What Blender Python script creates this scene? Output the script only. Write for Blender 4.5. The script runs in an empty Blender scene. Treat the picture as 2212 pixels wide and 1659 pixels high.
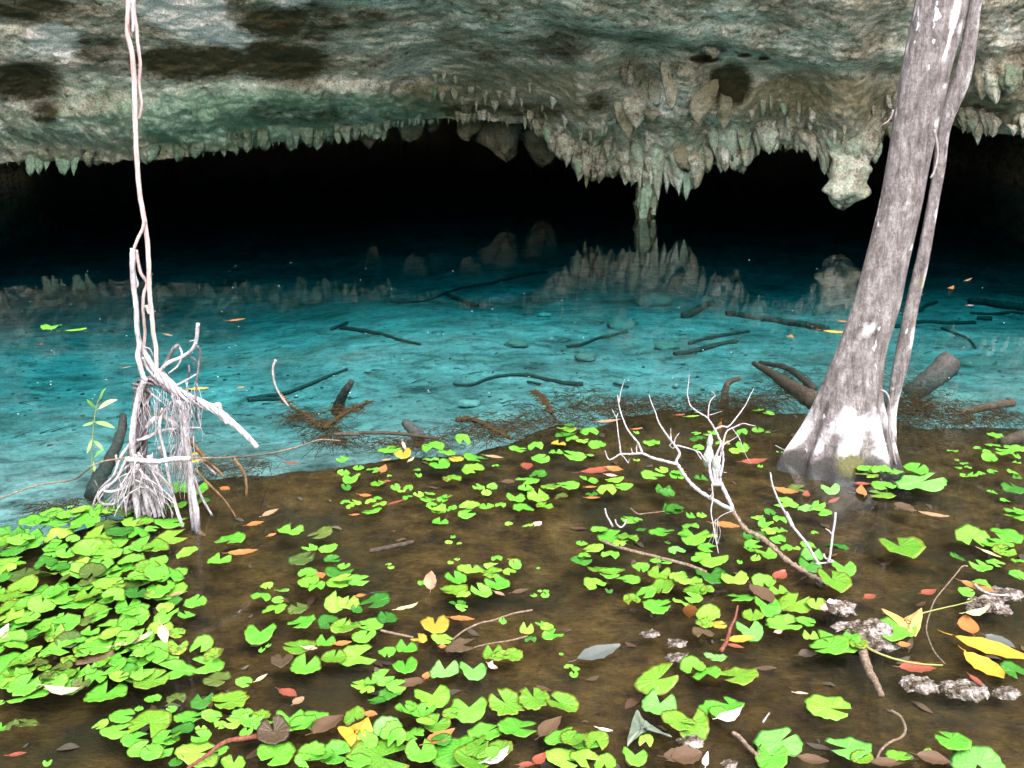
import bpy, math, random
import numpy as np
from mathutils import Vector

random.seed(7)
rng = np.random.default_rng(7)
SC = bpy.context.scene
COL = SC.collection

# ------------------------------------------------------------------ camera
EYE = np.array([0.0, 0.0, 2.3])
PITCH = math.radians(17.0)
FPX = 2170.0                       # focal length in units of a 2212 wide frame
cam_data = bpy.data.cameras.new('camera')
cam = bpy.data.objects.new('camera', cam_data)
COL.objects.link(cam)
cam.location = EYE
cam.rotation_euler = (math.radians(90) - PITCH, 0, 0)
cam_data.lens = 36.0 * FPX / 2212.0
cam_data.clip_start = 0.05
cam_data.clip_end = 500
SC.camera = cam

# ------------------------------------------------------------------ sky, sun, exposure
SUN_EL, SUN_AZ = 58.0, 155.0       # azimuth: 0 = +Y (into the picture), clockwise to +X
world = bpy.data.worlds.new('World')
SC.world = world
world.use_nodes = True
wn = world.node_tree
wn.nodes.clear()
sky = wn.nodes.new('ShaderNodeTexSky')
sky.sky_type = 'NISHITA'
sky.sun_disc = False
sky.sun_elevation = math.radians(SUN_EL)
sky.sun_rotation = math.radians(SUN_AZ)
sky.air_density = 1.0
sky.dust_density = 3.0
hsv = wn.nodes.new('ShaderNodeHueSaturation')      # overcast: most of the blue gone
hsv.inputs['Saturation'].default_value = 0.22
bg = wn.nodes.new('ShaderNodeBackground')
bg.inputs['Strength'].default_value = 0.15
wo = wn.nodes.new('ShaderNodeOutputWorld')
wn.links.new(sky.outputs[0], hsv.inputs['Color'])
wn.links.new(hsv.outputs[0], bg.inputs['Color'])
wn.links.new(bg.outputs[0], wo.inputs['Surface'])

sun_data = bpy.data.lights.new('sun', 'SUN')
sun_data.energy = 0.65
sun_data.angle = math.radians(32)
sun_data.color = (1.0, 0.97, 0.93)
sun = bpy.data.objects.new('sun', sun_data)
COL.objects.link(sun)
_el, _az = math.radians(SUN_EL), math.radians(SUN_AZ)
_to = Vector((math.cos(_el) * math.sin(_az), math.cos(_el) * math.cos(_az), math.sin(_el)))
sun.rotation_euler = _to.to_track_quat('Z', 'Y').to_euler()
sun.location = _to * 30

SC.view_settings.view_transform = 'Standard'
SC.view_settings.look = 'None'
SC.view_settings.gamma = 1
SC.view_settings.use_curve_mapping = False
SC.view_settings.exposure = 2.78
SC.cycles.use_denoising = True
SC.cycles.max_bounces = 8
SC.cycles.diffuse_bounces = 4
SC.cycles.glossy_bounces = 3
SC.cycles.transmission_bounces = 4
SC.cycles.transparent_max_bounces = 12
SC.cycles.caustics_reflective = False
SC.cycles.caustics_refractive = False
SC.cycles.sample_clamp_indirect = 6

# ------------------------------------------------------------------ helpers: sight lines, noise
CP, SP = math.cos(PITCH), math.sin(PITCH)
def ray(px, py):
    a = (px - 1106.0) / FPX
    b = (829.5 - py) / FPX
    return np.array([a, CP + b * SP, -SP + b * CP])
def P(px, py, z=0.0):
    """where the sight line through a frame position meets the level z"""
    r = ray(px, py)
    return EYE + r * ((z - EYE[2]) / r[2])
def D(px, py, d):
    """the point of that sight line at distance d (metres along Y)"""
    r = ray(px, py)
    return EYE + r * (d / r[1])

def _hash(ix, iy, iz):
    h = (ix.astype(np.int64) * 374761393 + iy.astype(np.int64) * 668265263 + iz.astype(np.int64) * 2147483647 + 1013904223) & 0xffffffff
    h = ((h ^ (h >> 13)) * 1274126177) & 0xffffffff
    h = ((h ^ (h >> 16)) * 2246822519) & 0xffffffff
    return ((h ^ (h >> 15)) & 0xffffff) / float(0xffffff)
def vn(p):
    p = np.asarray(p, float)
    i = np.floor(p).astype(np.int64)
    f = p - i
    f = f * f * (3 - 2 * f)
    x, y, z = i[..., 0], i[..., 1], i[..., 2]
    u, v, w = f[..., 0], f[..., 1], f[..., 2]
    def c(a, b, e): return _hash(x + a, y + b, z + e)
    x00 = c(0,0,0) * (1-u) + c(1,0,0) * u
    x10 = c(0,1,0) * (1-u) + c(1,1,0) * u
    x01 = c(0,0,1) * (1-u) + c(1,0,1) * u
    x11 = c(0,1,1) * (1-u) + c(1,1,1) * u
    return (x00 * (1-v) + x10 * v) * (1-w) + (x01 * (1-v) + x11 * v) * w
def fbm(p, octaves=4, gain=0.5):
    p = np.asarray(p, float)
    s, a, t = 0.0, 1.0, 0.0
    for k in range(octaves):
        s = s + a * (vn(p * (2.03 ** k) + 17.3 * k) * 2 - 1)
        t += a
        a *= gain
    return s / t
def sst(a, b, x):
    t = np.clip((np.asarray(x, float) - a) / (b - a), 0, 1)
    return t * t * (3 - 2 * t)

def mesh(name, verts, faces, mats, parent=None, smooth=True, uv=None, cols=None, face_mat=None, link=True):
    me = bpy.data.meshes.new(name)
    me.from_pydata([tuple(map(float, v)) for v in verts], [], faces)
    if smooth:
        me.polygons.foreach_set('use_smooth', [True] * len(me.polygons))
    if not isinstance(mats, (list, tuple)): mats = [mats]
    for m in mats: me.materials.append(m)
    if face_mat is not None:
        me.polygons.foreach_set('material_index', face_mat)
    if cols:
        for k, arr in cols.items():
            at = me.color_attributes.new(k, 'FLOAT_COLOR', 'POINT')
            a = np.ones((len(verts), 4), np.float32)
            arr = np.asarray(arr, np.float32)
            a[:, :arr.shape[1]] = arr
            at.data.foreach_set('color', a.ravel())
    if uv is not None:
        ul = me.uv_layers.new(name='uv')
        li = np.empty(len(me.loops), np.int32)
        me.loops.foreach_get('vertex_index', li)
        ul.data.foreach_set('uv', np.asarray(uv, np.float32)[li].ravel())
    me.update()
    if not link: return me
    o = bpy.data.objects.new(name, me)
    COL.objects.link(o)
    if parent is not None: o.parent = parent
    return o
def grid_faces(nr, nc, wrap=False):
    f = []
    for r in range(nr - 1):
        for c in range(nc if wrap else nc - 1):
            c2 = (c + 1) % nc
            f.append((r * nc + c, r * nc + c2, (r + 1) * nc + c2, (r + 1) * nc + c))
    return f
def tag(o, label=None, cat=None, group=None, kind=None):
    if label: o['label'] = label
    if cat: o['category'] = cat
    if group: o['group'] = group
    if kind: o['kind'] = kind
    return o
def empty(name, loc=(0, 0, 0)):
    o = bpy.data.objects.new(name, None)
    o.empty_display_size = 0.1
    COL.objects.link(o)
    o.location = [float(v) for v in loc]
    return o
def child(o, root):
    """parent a mesh that was built in world coordinates to an empty that stands at its base"""
    o.parent = root
    o.data.transform(__import__('mathutils').Matrix.Translation(-root.location))
    return o

def smooth_path(pts, n=6):
    pts = [np.asarray(p, float) for p in pts]
    if len(pts) < 3:
        a, b = pts[0], pts[-1]
        return [a + (b - a) * k / n for k in range(n + 1)]
    q = [2 * pts[0] - pts[1]] + pts + [2 * pts[-1] - pts[-2]]
    out = []
    for i in range(1, len(q) - 2):
        p0, p1, p2, p3 = q[i-1], q[i], q[i+1], q[i+2]
        for k in range(n):
            t = k / n
            out.append(0.5 * ((2*p1) + (-p0+p2)*t + (2*p0-5*p1+4*p2-p3)*t*t + (-p0+3*p1-3*p2+p3)*t**3))
    out.append(pts[-1])
    return out
class MB:
    """collects tubes and sheets for ONE mesh object"""
    def __init__(s): s.v, s.f, s.m = [], [], []
    def tube(s, path, r0, r1=None, sides=7, lump=0.12, mat=0, seed=0, rmid=None):
        path = [np.asarray(p, float) for p in path]
        n = len(path)
        if r1 is None: r1 = r0
        up = np.array([0.31, 0.22, 0.93])
        base = len(s.v)
        tang = [path[min(i+1, n-1)] - path[max(i-1, 0)] for i in range(n)]
        a = None
        for i in range(n):
            t = tang[i] / (np.linalg.norm(tang[i]) + 1e-9)
            if a is None:
                a = np.cross(t, up); a /= np.linalg.norm(a) + 1e-9
            a = a - t * np.dot(a, t); a /= np.linalg.norm(a) + 1e-9
            b = np.cross(t, a)
            k = i / max(n - 1, 1)
            r = r0 + (r1 - r0) * k
            if rmid is not None: r = (r0*(1-k)*(1-2*k) if k < .5 else 0) + rmid*4*k*(1-k) + (r1*k*(2*k-1) if k > .5 else 0)
            for j in range(sides):
                th = 2 * math.pi * j / sides
                rr = r * (1 + lump * math.sin(i * 1.7 + seed + j * 2.1) * .6 + lump * random.uniform(-.5, .5))
                s.v.append(path[i] + rr * (math.cos(th) * a + math.sin(th) * b))
        for i in range(n - 1):
            for j in range(sides):
                j2 = (j + 1) % sides
                s.f.append((base + i*sides + j, base + i*sides + j2, base + (i+1)*sides + j2, base + (i+1)*sides + j)); s.m.append(mat)
        s.f.append(tuple(base + j for j in range(sides))[::-1]); s.m.append(mat)
        s.f.append(tuple(base + (n-1)*sides + j for j in range(sides))); s.m.append(mat)
        return s
    def add(s, verts, faces, mat=0):
        b = len(s.v)
        s.v += [np.asarray(v, float) for v in verts]
        s.f += [tuple(b + i for i in f) for f in faces]
        s.m += [mat] * len(faces)
        return s
    def build(s, name, mats, root=None, smooth=True):
        o = mesh(name, s.v, s.f, mats, smooth=smooth, face_mat=s.m)
        if root is not None:
            if root.type == 'EMPTY': child(o, root)
            else: o.parent = root
        return o

# ------------------------------------------------------------------ materials
def lin(r, g, b):
    f = lambda c: (c / 12.92) if c <= 0.04045 else ((c + 0.055) / 1.055) ** 2.4
    return (f(r/255), f(g/255), f(b/255), 1)
class NT:
    def __init__(s, name):
        s.mat = bpy.data.materials.new(name)
        s.mat.use_nodes = True
        s.t = s.mat.node_tree
        s.t.nodes.clear()
        s.out = s.t.nodes.new('ShaderNodeOutputMaterial')
    def n(s, typ, ins=None, **kw):
        nd = s.t.nodes.new(typ)
        for k, v in kw.items(): setattr(nd, k, v)
        for k, v in (ins or {}).items():
            if isinstance(v, bpy.types.NodeSocket): s.t.links.new(v, nd.inputs[k])
            else: nd.inputs[k].default_value = v
        return nd
    def l(s, a, b): s.t.links.new(a, b)
    def coord(s, kind='Object', scale=(1, 1, 1)):
        tc = s.n('ShaderNodeTexCoord')
        return s.n('ShaderNodeMapping', {'Vector': tc.outputs[kind], 'Scale': scale}).outputs[0]
    def pos(s, scale=(1, 1, 1)):
        g = s.n('ShaderNodeNewGeometry')
        return s.n('ShaderNodeMapping', {'Vector': g.outputs['Position'], 'Scale': scale}).outputs[0]
    def noise(s, vec, scale, detail=5, rough=0.6, dist=0.0):
        return s.n('ShaderNodeTexNoise', {'Vector': vec, 'Scale': scale, 'Detail': detail, 'Roughness': rough, 'Distortion': dist}).outputs[0]
    def ramp(s, fac, stops, interp='LINEAR'):
        r = s.n('ShaderNodeValToRGB', {'Fac': fac})
        cr = r.color_ramp
        cr.interpolation = interp
        while len(cr.elements) < len(stops): cr.elements.new(0.5)
        for e, (p, c) in zip(cr.elements, stops):
            e.position = p
            e.color = c if len(c) == 4 else (*c, 1)
        return r.outputs[0]
    def mix(s, fac, a, b, mode='MIX'):
        m = s.n('ShaderNodeMix', data_type='RGBA', blend_type=mode)
        for k, v in ((0, fac), (6, a), (7, b)):
            if isinstance(v, bpy.types.NodeSocket): s.l(v, m.inputs[k])
            else: m.inputs[k].default_value = v
        return m.outputs[2]
    def math(s, op, a, b=0.0, clamp=False):
        m = s.n('ShaderNodeMath', operation=op, use_clamp=clamp)
        for k, v in ((0, a), (1, b)):
            if isinstance(v, bpy.types.NodeSocket): s.l(v, m.inputs[k])
            else: m.inputs[k].default_value = v
        return m.outputs[0]
    def bsdf(s, color, rough=0.8, spec=0.3, bump=None, bump_strength=0.5, bump_dist=0.02):
        p = s.n('ShaderNodeBsdfPrincipled', {'Roughness': rough, 'Specular IOR Level': spec})
        if isinstance(color, bpy.types.NodeSocket): s.l(color, p.inputs['Base Color'])
        else: p.inputs['Base Color'].default_value = color
        if bump is not None:
            b = s.n('ShaderNodeBump', {'Strength': bump_strength, 'Distance': bump_dist, 'Height': bump})
            s.l(b.outputs[0], p.inputs['Normal'])
        s.l(p.outputs[0], s.out.inputs[0])
        return p

def rock_mat(name):
    m = NT(name)
    at = m.n('ShaderNodeAttribute', attribute_name='stain')
    sep = m.n('ShaderNodeSeparateColor', {'Color': at.outputs['Color']})
    pale, moss, green = sep.outputs[0], sep.outputs[1], sep.outputs[2]
    brown = at.outputs['Alpha']
    p = m.pos()
    pv = m.pos((1, 1, .35))
    n1 = m.noise(p, 1.3, 6, .62)
    n2 = m.noise(p, 7, 6, .7)
    n3 = m.noise(p, 30, 5, .75)
    nf = m.noise(pv, 16, 5, .7)
    base = m.ramp(n1, [(.28, (.20, .165, .11)), (.43, (.40, .345, .265)), (.56, (.66, .595, .50)), (.72, (.90, .84, .77))])
    spk = m.ramp(n3, [(.30, (.25, .25, .25)), (.46, (.85, .85, .85)), (.62, (1.2, 1.2, 1.2)), (.74, (2.0, 2.0, 2.0))])
    base = m.mix(1.0, base, spk, 'MULTIPLY')
    blot = m.ramp(n2, [(.34, (.30, .29, .22)), (.47, (.92, .90, .86)), (.62, (1.35, 1.35, 1.35))])
    base = m.mix(1.0, base, blot, 'MULTIPLY')
    n5 = m.noise(m.pos((1.1, 1.1, 5.5)), 2.2, 6, .7)
    base = m.mix(.5, base, m.ramp(n5, [(.36, (.42, .41, .36)), (.5, (1, 1, 1)), (.64, (1.25, 1.25, 1.25))]), 'MULTIPLY')
    ed = m.math('ADD', m.math('MULTIPLY', m.math('SUBTRACT', n2, .5), 1.7), m.math('MULTIPLY', m.math('SUBTRACT', n5, .5), 1.5))
    def mask(v, lo=.35, hi=.6, amount=1.0, k=1.0):
        w = m.math('ADD', v, m.math('MULTIPLY', ed, k))
        r = m.n('ShaderNodeMapRange', {'Value': w, 'From Min': lo, 'From Max': hi, 'To Min': 0, 'To Max': amount})
        z = m.n('ShaderNodeMapRange', {'Value': v, 'From Min': .02, 'From Max': .25, 'To Min': 0, 'To Max': 1})
        return m.math('MULTIPLY', r.outputs[0], z.outputs[0], True)
    gcol = m.mix(n3, (.04, .11, .06, 1), (.30, .52, .34, 1))
    base = m.mix(mask(green, .2, .9, .75), base, gcol)
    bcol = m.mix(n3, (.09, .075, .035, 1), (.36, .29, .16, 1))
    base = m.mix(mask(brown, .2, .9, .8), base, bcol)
    pcol = m.mix(1.0, m.ramp(n1, [(.3, (.74, .64, .58)), (.7, (.95, .86, .80))]), m.ramp(n3, [(.32, (.35, .32, .28)), (.5, (.95, .95, .95)), (.7, (1.12, 1.12, 1.12))]), 'MULTIPLY')
    base = m.mix(mask(pale, .42, .66, 1.0, .45), base, pcol)
    mcol = m.mix(n3, (.006, .006, .0015, 1), (.070, .056, .016, 1))
    base = m.mix(mask(moss, .20, .75, .96, .8), base, mcol)
    vor = m.n('ShaderNodeTexVoronoi', {'Vector': p, 'Scale': 14.0}, feature='SMOOTH_F1').outputs[0]
    n6 = m.noise(p, 95, 3, .7)
    base = m.mix(.7, base, m.ramp(n6, [(.34, (.45, .44, .42)), (.5, (1.05, 1.05, 1.05)), (.66, (1.6, 1.58, 1.55))]), 'MULTIPLY')
    h = m.math('ADD', m.math('MULTIPLY', n2, 1.0), m.math('MULTIPLY', n3, .35))
    h = m.math('ADD', h, m.math('MULTIPLY', nf, .5))
    h = m.math('ADD', h, m.math('MULTIPLY', vor, .35))
    m.bsdf(base, .9, .15, m.math('ADD', h, m.math('MULTIPLY', n5, .15)), .75, .09)
    return m.mat

def bark_mat(name, cols, scale=(14, 14, 2.2), bump_d=.012):
    m = NT(name)
    p = m.pos(scale)
    n = m.noise(p, 2.0, 6, .7)
    n2 = m.noise(m.pos(), 60, 4, .7)
    c = m.ramp(n, [(.25, cols[0]), (.5, cols[1]), (.75, cols[2])])
    c = m.mix(.5, c, m.ramp(n2, [(.3, (.5, .5, .5)), (.6, (1.1, 1.1, 1.1))]), 'MULTIPLY')
    m.bsdf(c, .85, .2, m.math('ADD', n, m.math('MULTIPLY', n2, .4)), .8, bump_d)
    return m.mat

def trunk_mat():
    m = NT('pale_bark')
    at = m.n('ShaderNodeAttribute', attribute_name='bark')
    sep = m.n('ShaderNodeSeparateColor', {'Color': at.outputs['Color']})
    white, wet, moss = sep.outputs
    hole = at.outputs['Alpha']
    p = m.pos((15, 15, 3.6))
    pf = m.pos()
    n = m.noise(p, 2.2, 7, .74, .4)
    nb = m.noise(pf, 9, 5, .7)
    nf = m.noise(pf, 70, 4, .7)
    wood = m.ramp(n, [(.28, (.04, .031, .029)), (.44, (.12, .102, .098)), (.58, (.19, .167, .163)), (.74, (.32, .29, .29))])
    wood = m.mix(.55, wood, m.ramp(nf, [(.32, (.35, .34, .35)), (.5, (1, 1, 1)), (.68, (1.45, 1.42, 1.45))]), 'MULTIPLY')
    wood = m.mix(.7, wood, m.ramp(nb, [(.35, (.5, .48, .47)), (.6, (1.2, 1.2, 1.22))]), 'MULTIPLY')
    def mask(v, lo, hi, k=1.3):
        w = m.math('ADD', v, m.math('MULTIPLY', m.math('SUBTRACT', nb, .5), k))
        r = m.n('ShaderNodeMapRange', {'Value': w, 'From Min': lo, 'From Max': hi})
        return m.math('MULTIPLY', r.outputs[0], m.math('MULTIPLY', v, 4.0, True), True)
    sl = m.mix(n, (.38, .355, .37, 1), (.66, .64, .66, 1))
    c = m.mix(mask(white, .22, .80, 1.5), wood, sl)
    spots = m.n('ShaderNodeMapRange', {'Value': m.noise(m.pos((1, 1, .6)), 22, 2, .5), 'From Min': .70, 'From Max': .73}).outputs[0]
    c = m.mix(m.math('MULTIPLY', spots, .8), c, (.50, .48, .50, 1))
    c = m.mix(mask(moss, .35, .6), c, m.mix(nf, (.04, .036, .013, 1), (.15, .14, .062, 1)))
    c = m.mix(mask(wet, .3, .9, 1.6), c, m.mix(nf, (.012, .010, .009, 1), (.085, .074, .068, 1)))
    c = m.mix(hole, c, (.02, .016, .014, 1))
    m.bsdf(c, .82, .2, m.math('ADD', n, m.math('MULTIPLY', nf, .25)), .9, .02)
    return m.mat

def pad_mat(name, c0, c1, vein, speck=None, speck_amt=0.0, speck_lo=.58, rough=.5, edge=None):
    m = NT(name)
    uv = m.n('ShaderNodeUVMap', uv_map='uv')
    sx = m.n('ShaderNodeSeparateXYZ', {'Vector': uv.outputs[0]})
    ang, rad = sx.outputs[0], sx.outputs[1]
    oi = m.n('ShaderNodeObjectInfo')
    pos = m.coord('Object')
    off = m.n('ShaderNodeVectorMath', {0: pos, 1: oi.outputs['Location']}, operation='ADD').outputs[0]
    n1 = m.noise(off, 9, 4, .6)
    n2 = m.noise(off, 55, 3, .6)
    rnd = oi.outputs['Random']
    f = m.math('ADD', m.math('ADD', m.math('MULTIPLY', m.math('SUBTRACT', n1, .5), 2.0), .45), m.math('MULTIPLY', m.math('SUBTRACT', rnd, .5), 1.0), True)
    c = m.mix(f, c0, c1)
    veins = m.math('ABSOLUTE', m.math('SINE', m.math('MULTIPLY', ang, 3.14159 * 13)))
    vm = m.n('ShaderNodeMapRange', {'Value': veins, 'From Min': 0.0, 'From Max': .22, 'To Min': .8, 'To Max': 0}).outputs[0]
    vm = m.math('MULTIPLY', vm, m.n('ShaderNodeMapRange', {'Value': rad, 'From Min': .95, 'From Max': .15}).outputs[0])
    c = m.mix(vm, c, vein)
    if edge is not None:
        em = m.n('ShaderNodeMapRange', {'Value': m.math('ADD', rad, m.math('MULTIPLY', m.math('SUBTRACT', n1, .5), .9)), 'From Min': .78, 'From Max': 1.05}).outputs[0]
        c = m.mix(em, c, edge)
    if speck is not None:
        sp = m.n('ShaderNodeMapRange', {'Value': m.math('ADD', n2, m.math('MULTIPLY', m.math('SUBTRACT', n1, .5), .5)), 'From Min': speck_lo, 'From Max': speck_lo + .05, 'To Min': 0, 'To Max': speck_amt}).outputs[0]
        c = m.mix(sp, c, speck)
    h = m.math('ADD', m.math('MULTIPLY', veins, .35), n1)
    pr = m.bsdf(c, rough, .35, h, .45, .012)
    return m.mat

def leaf_mat(name, c0, c1, spot=(.05, .03, .02, 1), amt=.8, lo=.66, rough=.5):
    m = NT(name)
    p = m.coord('Object')
    oi = m.n('ShaderNodeObjectInfo')
    off = m.n('ShaderNodeVectorMath', {0: p, 1: oi.outputs['Location']}, operation='ADD').outputs[0]
    n1 = m.noise(off, 14, 5, .65)
    n2 = m.noise(off, 40, 2, .5)
    c = m.mix(n1, c0, c1)
    sp = m.n('ShaderNodeMapRange', {'Value': n2, 'From Min': lo, 'From Max': lo + .06, 'To Min': 0, 'To Max': amt}).outputs[0]
    c = m.mix(sp, c, spot)
    m.bsdf(c, rough, .3, n1, .5, .008)
    return m.mat

def plain_mat(name, c0, c1, scale=20, rough=.8, bump=.01, spec=.2):
    m = NT(name)
    n = m.noise(m.pos(), scale, 5, .65)
    m.bsdf(m.mix(n, c0, c1), rough, spec, n, .7, bump)
    return m.mat

# ================================================================== SETTING
# ------------------------------------------------------------------ bed of the pool
EDGE_PX = [(-900,1200),(-300,1160),(0,1128),(60,1118),(130,1098),(200,1078),(300,1052),(400,1012),(470,992),(560,976),(700,966),(800,958),
           (900,950),(1000,938),(1100,916),(1200,876),(1300,860),(1450,852),(1600,846),(1750,850),(1900,862),(2050,868),(2212,890),(2700,930),(3200,950)]
_e = np.array([P(x, y) for x, y in EDGE_PX])
def edge_y(X): return np.interp(X, _e[:, 0], _e[:, 1])
def bed_height(X, Y):
    q = np.stack([X, Y, X * 0], -1)
    wob = fbm(q * 1.6, 4) * .28 + fbm(q * 6, 3) * .09
    s = sst(-.25, .45, Y - edge_y(X) + wob)
    near = -.095 + fbm(q * 1.1 + 5, 4) * .035 + fbm(q * 5, 4) * .022
    deep = -.40 - 0.066 * np.clip(Y - 6.5, 0, 9) - .26 * sst(-.5, -5, X) * sst(6.0, 9.5, Y) - .2 * sst(12, 17, Y) + fbm(q * .45 + 9, 4) * .12 + fbm(q * 2.2 + 3, 4) * .04 + fbm(q * 9, 3) * .012
    h = near * (1 - s) + deep * s
    h = h + 1.4 * sst(1.9, -3.0, Y)
    return h, s
def floor_z(x, y):
    return float(bed_height(np.array([x]), np.array([y]))[0][0])
ny, nx = 430, 420
yy = np.concatenate([np.linspace(-9, 2.3, 30)[:-1], 2.3 * (46 / 2.3) ** (np.linspace(0, 1, ny))])
uu = np.linspace(-1, 1, nx)
YY, UU = np.meshgrid(yy, uu, indexing='ij')
XX = UU * (3.2 + .68 * np.maximum(YY, 2.0))
HH, SS = bed_height(XX, YY)
bm_ = NT('pool_bed')
_at = bm_.n('ShaderNodeAttribute', attribute_name='deep')
_p = bm_.pos()
_n1 = bm_.noise(_p, 1.1, 6, .62)
_n2 = bm_.noise(_p, 5.5, 6, .7)
_n3 = bm_.noise(bm_.pos((1, 2.0, 1)), 26, 5, .72)
_mud = bm_.ramp(_n2, [(.28, (.005, .0035, .0011)), (.42, (.021, .0110, .0027)), (.56, (.043, .0235, .0056)), (.72, (.072, .042, .012))])
_mud = bm_.mix(.75, _mud, bm_.ramp(_n3, [(.3, (.35, .34, .30)), (.52, (1, 1, 1)), (.70, (1.8, 1.65, 1.4))]), 'MULTIPLY')
_mud = bm_.mix(bm_.ramp(_n1, [(.48, (0, 0, 0)), (.62, (.75, .75, .75))]), _mud, (.010, .0095, .0035, 1))
_sand = bm_.ramp(_n1, [(.30, (.075, .073, .07)), (.47, (.155, .152, .145)), (.65, (.225, .22, .212))])
_deb = bm_.ramp(_n2, [(.34, (.42, .42, .42)), (.48, (1, 1, 1)), (.64, (1.12, 1.12, 1.12))])
_sand = bm_.mix(.9, _sand, _deb, 'MULTIPLY')
_sand = bm_.mix(.75, _sand, bm_.ramp(_n3, [(.36, (.30, .32, .30)), (.46, (.93, .93, .93)), (.66, (1.25, 1.25, 1.25))]), 'MULTIPLY')
_n4 = bm_.noise(bm_.pos((1, 1.6, 1)), 2.6, 6, .72, .3)
_sand = bm_.mix(.9, _sand, bm_.ramp(_n4, [(.36, (.40, .41, .40)), (.46, (.90, .90, .90)), (.62, (1.25, 1.25, 1.22))]), 'MULTIPLY')
_bc = bm_.mix(_at.outputs['Fac'], _mud, _sand)
bm_.bsdf(_bc, .95, .1, bm_.math('ADD', _n3, _n2), .7, .03)
mask = sst(.30, .95, SS + fbm(np.stack([XX, YY, YY * 0], -1) * 3.0, 5, .65) * 1.1 * np.clip(4 * SS * (1 - SS) * 1.3, 0, 1))
bed = mesh('pool_bed', np.stack([XX, YY, HH], -1).reshape(-1, 3), grid_faces(*XX.shape), bm_.mat,
           cols={'deep': np.repeat(mask.reshape(-1, 1), 3, 1)})
tag(bed, 'brown mud shelf falling away to a pale sandy pool floor', kind='structure')

# ------------------------------------------------------------------ water: clear, fresnel mirror over an absorbing volume
wm = NT('clear_water')
_g = wm.n('ShaderNodeNewGeometry')
_wn = wm.noise(wm.pos((1, 1, 1)), 1.6, 3, .5)
_wb = wm.n('ShaderNodeBump', {'Strength': .05, 'Distance': .05, 'Height': _wn})
_dot = wm.n('ShaderNodeVectorMath', {0: _g.outputs['Incoming'], 1: _wb.outputs[0]}, operation='DOT_PRODUCT').outputs['Value']
_c = wm.math('SUBTRACT', 1.0, wm.math('ABSOLUTE', _dot), True)
_f = wm.math('ADD', .02, wm.math('MULTIPLY', .98, wm.math('POWER', _c, 5.8)))
_gl = wm.n('ShaderNodeBsdfGlossy', {'Roughness': .02, 'Normal': _wb.outputs[0]})
_tr = wm.n('ShaderNodeBsdfTransparent')
_mx = wm.n('ShaderNodeMixShader', {0: _f, 1: _tr.outputs[0], 2: _gl.outputs[0]})
wm.l(_mx.outputs[0], wm.out.inputs['Surface'])
_va = wm.n('ShaderNodeVolumeAbsorption', {'Color': (.40, .890, .918, 1), 'Density': 1.0})
wm.l(_va.outputs[0], wm.out.inputs['Volume'])
W = [(-24,-1,0),(24,-1,0),(24,44,0),(-24,44,0),(-24,-1,-3),(24,-1,-3),(24,44,-3),(-24,44,-3)]
water = mesh('water', W, [(0,1,2,3),(7,6,5,4),(0,4,5,1),(1,5,6,2),(2,6,7,3),(3,7,4,0)], wm.mat, smooth=False)
tag(water, 'still clear turquoise pool water', kind='structure')

# ------------------------------------------------------------------ overhanging cave roof
ROCK = rock_mat('limestone')
LIP = [(-1100,350),(0,352),(60,352),(170,350),(230,346),(300,342),(380,338),(450,330),(520,318),(600,305),(650,298),(720,295),(800,290),(850,274),
       (900,262),(960,254),(1040,257),(1120,264),(1165,286),(1195,306),(1225,328),(1245,362),(1275,382),(1305,364),(1330,358),(1350,372),(1380,388),(1420,392),(1455,392),(1485,400),(1505,382),(1522,350),(1540,352),(1600,354),(1622,340),
       (1640,311),(1740,311),(1770,330),(1800,372),(1850,376),(1872,345),(1900,296),(1940,284),(2055,272),(2090,277),(2130,283),(2212,293),(2400,300),(3300,300)]
LIPD = [(-1100,14.2),(0,16.2),(400,16.8),(900,18.2),(1100,18.1),(1250,17.6),(1400,17.4),(1600,16.6),(1820,15.7),(2000,15.4),(2212,15.0),(3300,12.5)]
LEDGE = [(-1100,-300),(1060,-20),(1150,40),(1242,66),(1484,99),(1577,110),(1662,134),(1765,149),(1935,147),(2050,130),(2212,112),(3300,60)]
def lip_y(px): return np.interp(px, *zip(*LIP))
def ell(px, py, cx, cy, rx, ry, rot=0.0, soft=.5):
    a = math.radians(rot)
    dx, dy = px - cx, py - cy
    u = (dx * math.cos(a) + dy * math.sin(a)) / rx
    v = (-dx * math.sin(a) + dy * math.cos(a)) / ry
    return 1 - sst(1 - soft, 1 + soft, np.sqrt(u*u + v*v))
Y0 = -70.0
def wall_depth(px, py):
    px, py = np.asarray(px, float), np.asarray(py, float)
    yl = lip_y(px)
    s = np.clip((py - Y0) / (yl - Y0), 0, 1)
    dl = np.interp(px, *zip(*LIPD))
    dt = 13.0 + .4 * np.sin(px / 330.0)
    d = dt + (dl - dt) * (1 - (1 - s) ** 1.12)
    led = np.interp(px, *zip(*LEDGE))
    d = d + .34 * sst(-24, 12, py - led) * sst(1000, 1350, px) * (1 - sst(0, 110, py - led) * .6)
    d = d + .45 * ell(px, py, 1395, 150, 46, 62)
    d = d + .8 * ell(px, py, 1522, 127, 27, 7) + .4 * ell(px, py, 1610, 118, 14, 5) + .4 * ell(px, py, 1650, 125, 11, 4)
    d = d + .35 * ell(px, py, 1575, 185, 40, 46) + .3 * ell(px, py, 70, 190, 60, 40)
    d = d - .35 * ell(px, py, 2165, 165, 55, 60) + .3 * ell(px, py, 2110, 245, 60, 30)
    d = d - .25 * ell(px, py, 250, 265, 200, 40) - .3 * ell(px, py, 700, 225, 260, 40)
    return d
pxs = np.concatenate([np.arange(-1080, -60, 36.0), np.arange(-60, 2275, 4.6), np.arange(2290, 3280, 36.0)])
nr = 150
sv = np.linspace(0, 1, nr)
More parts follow.
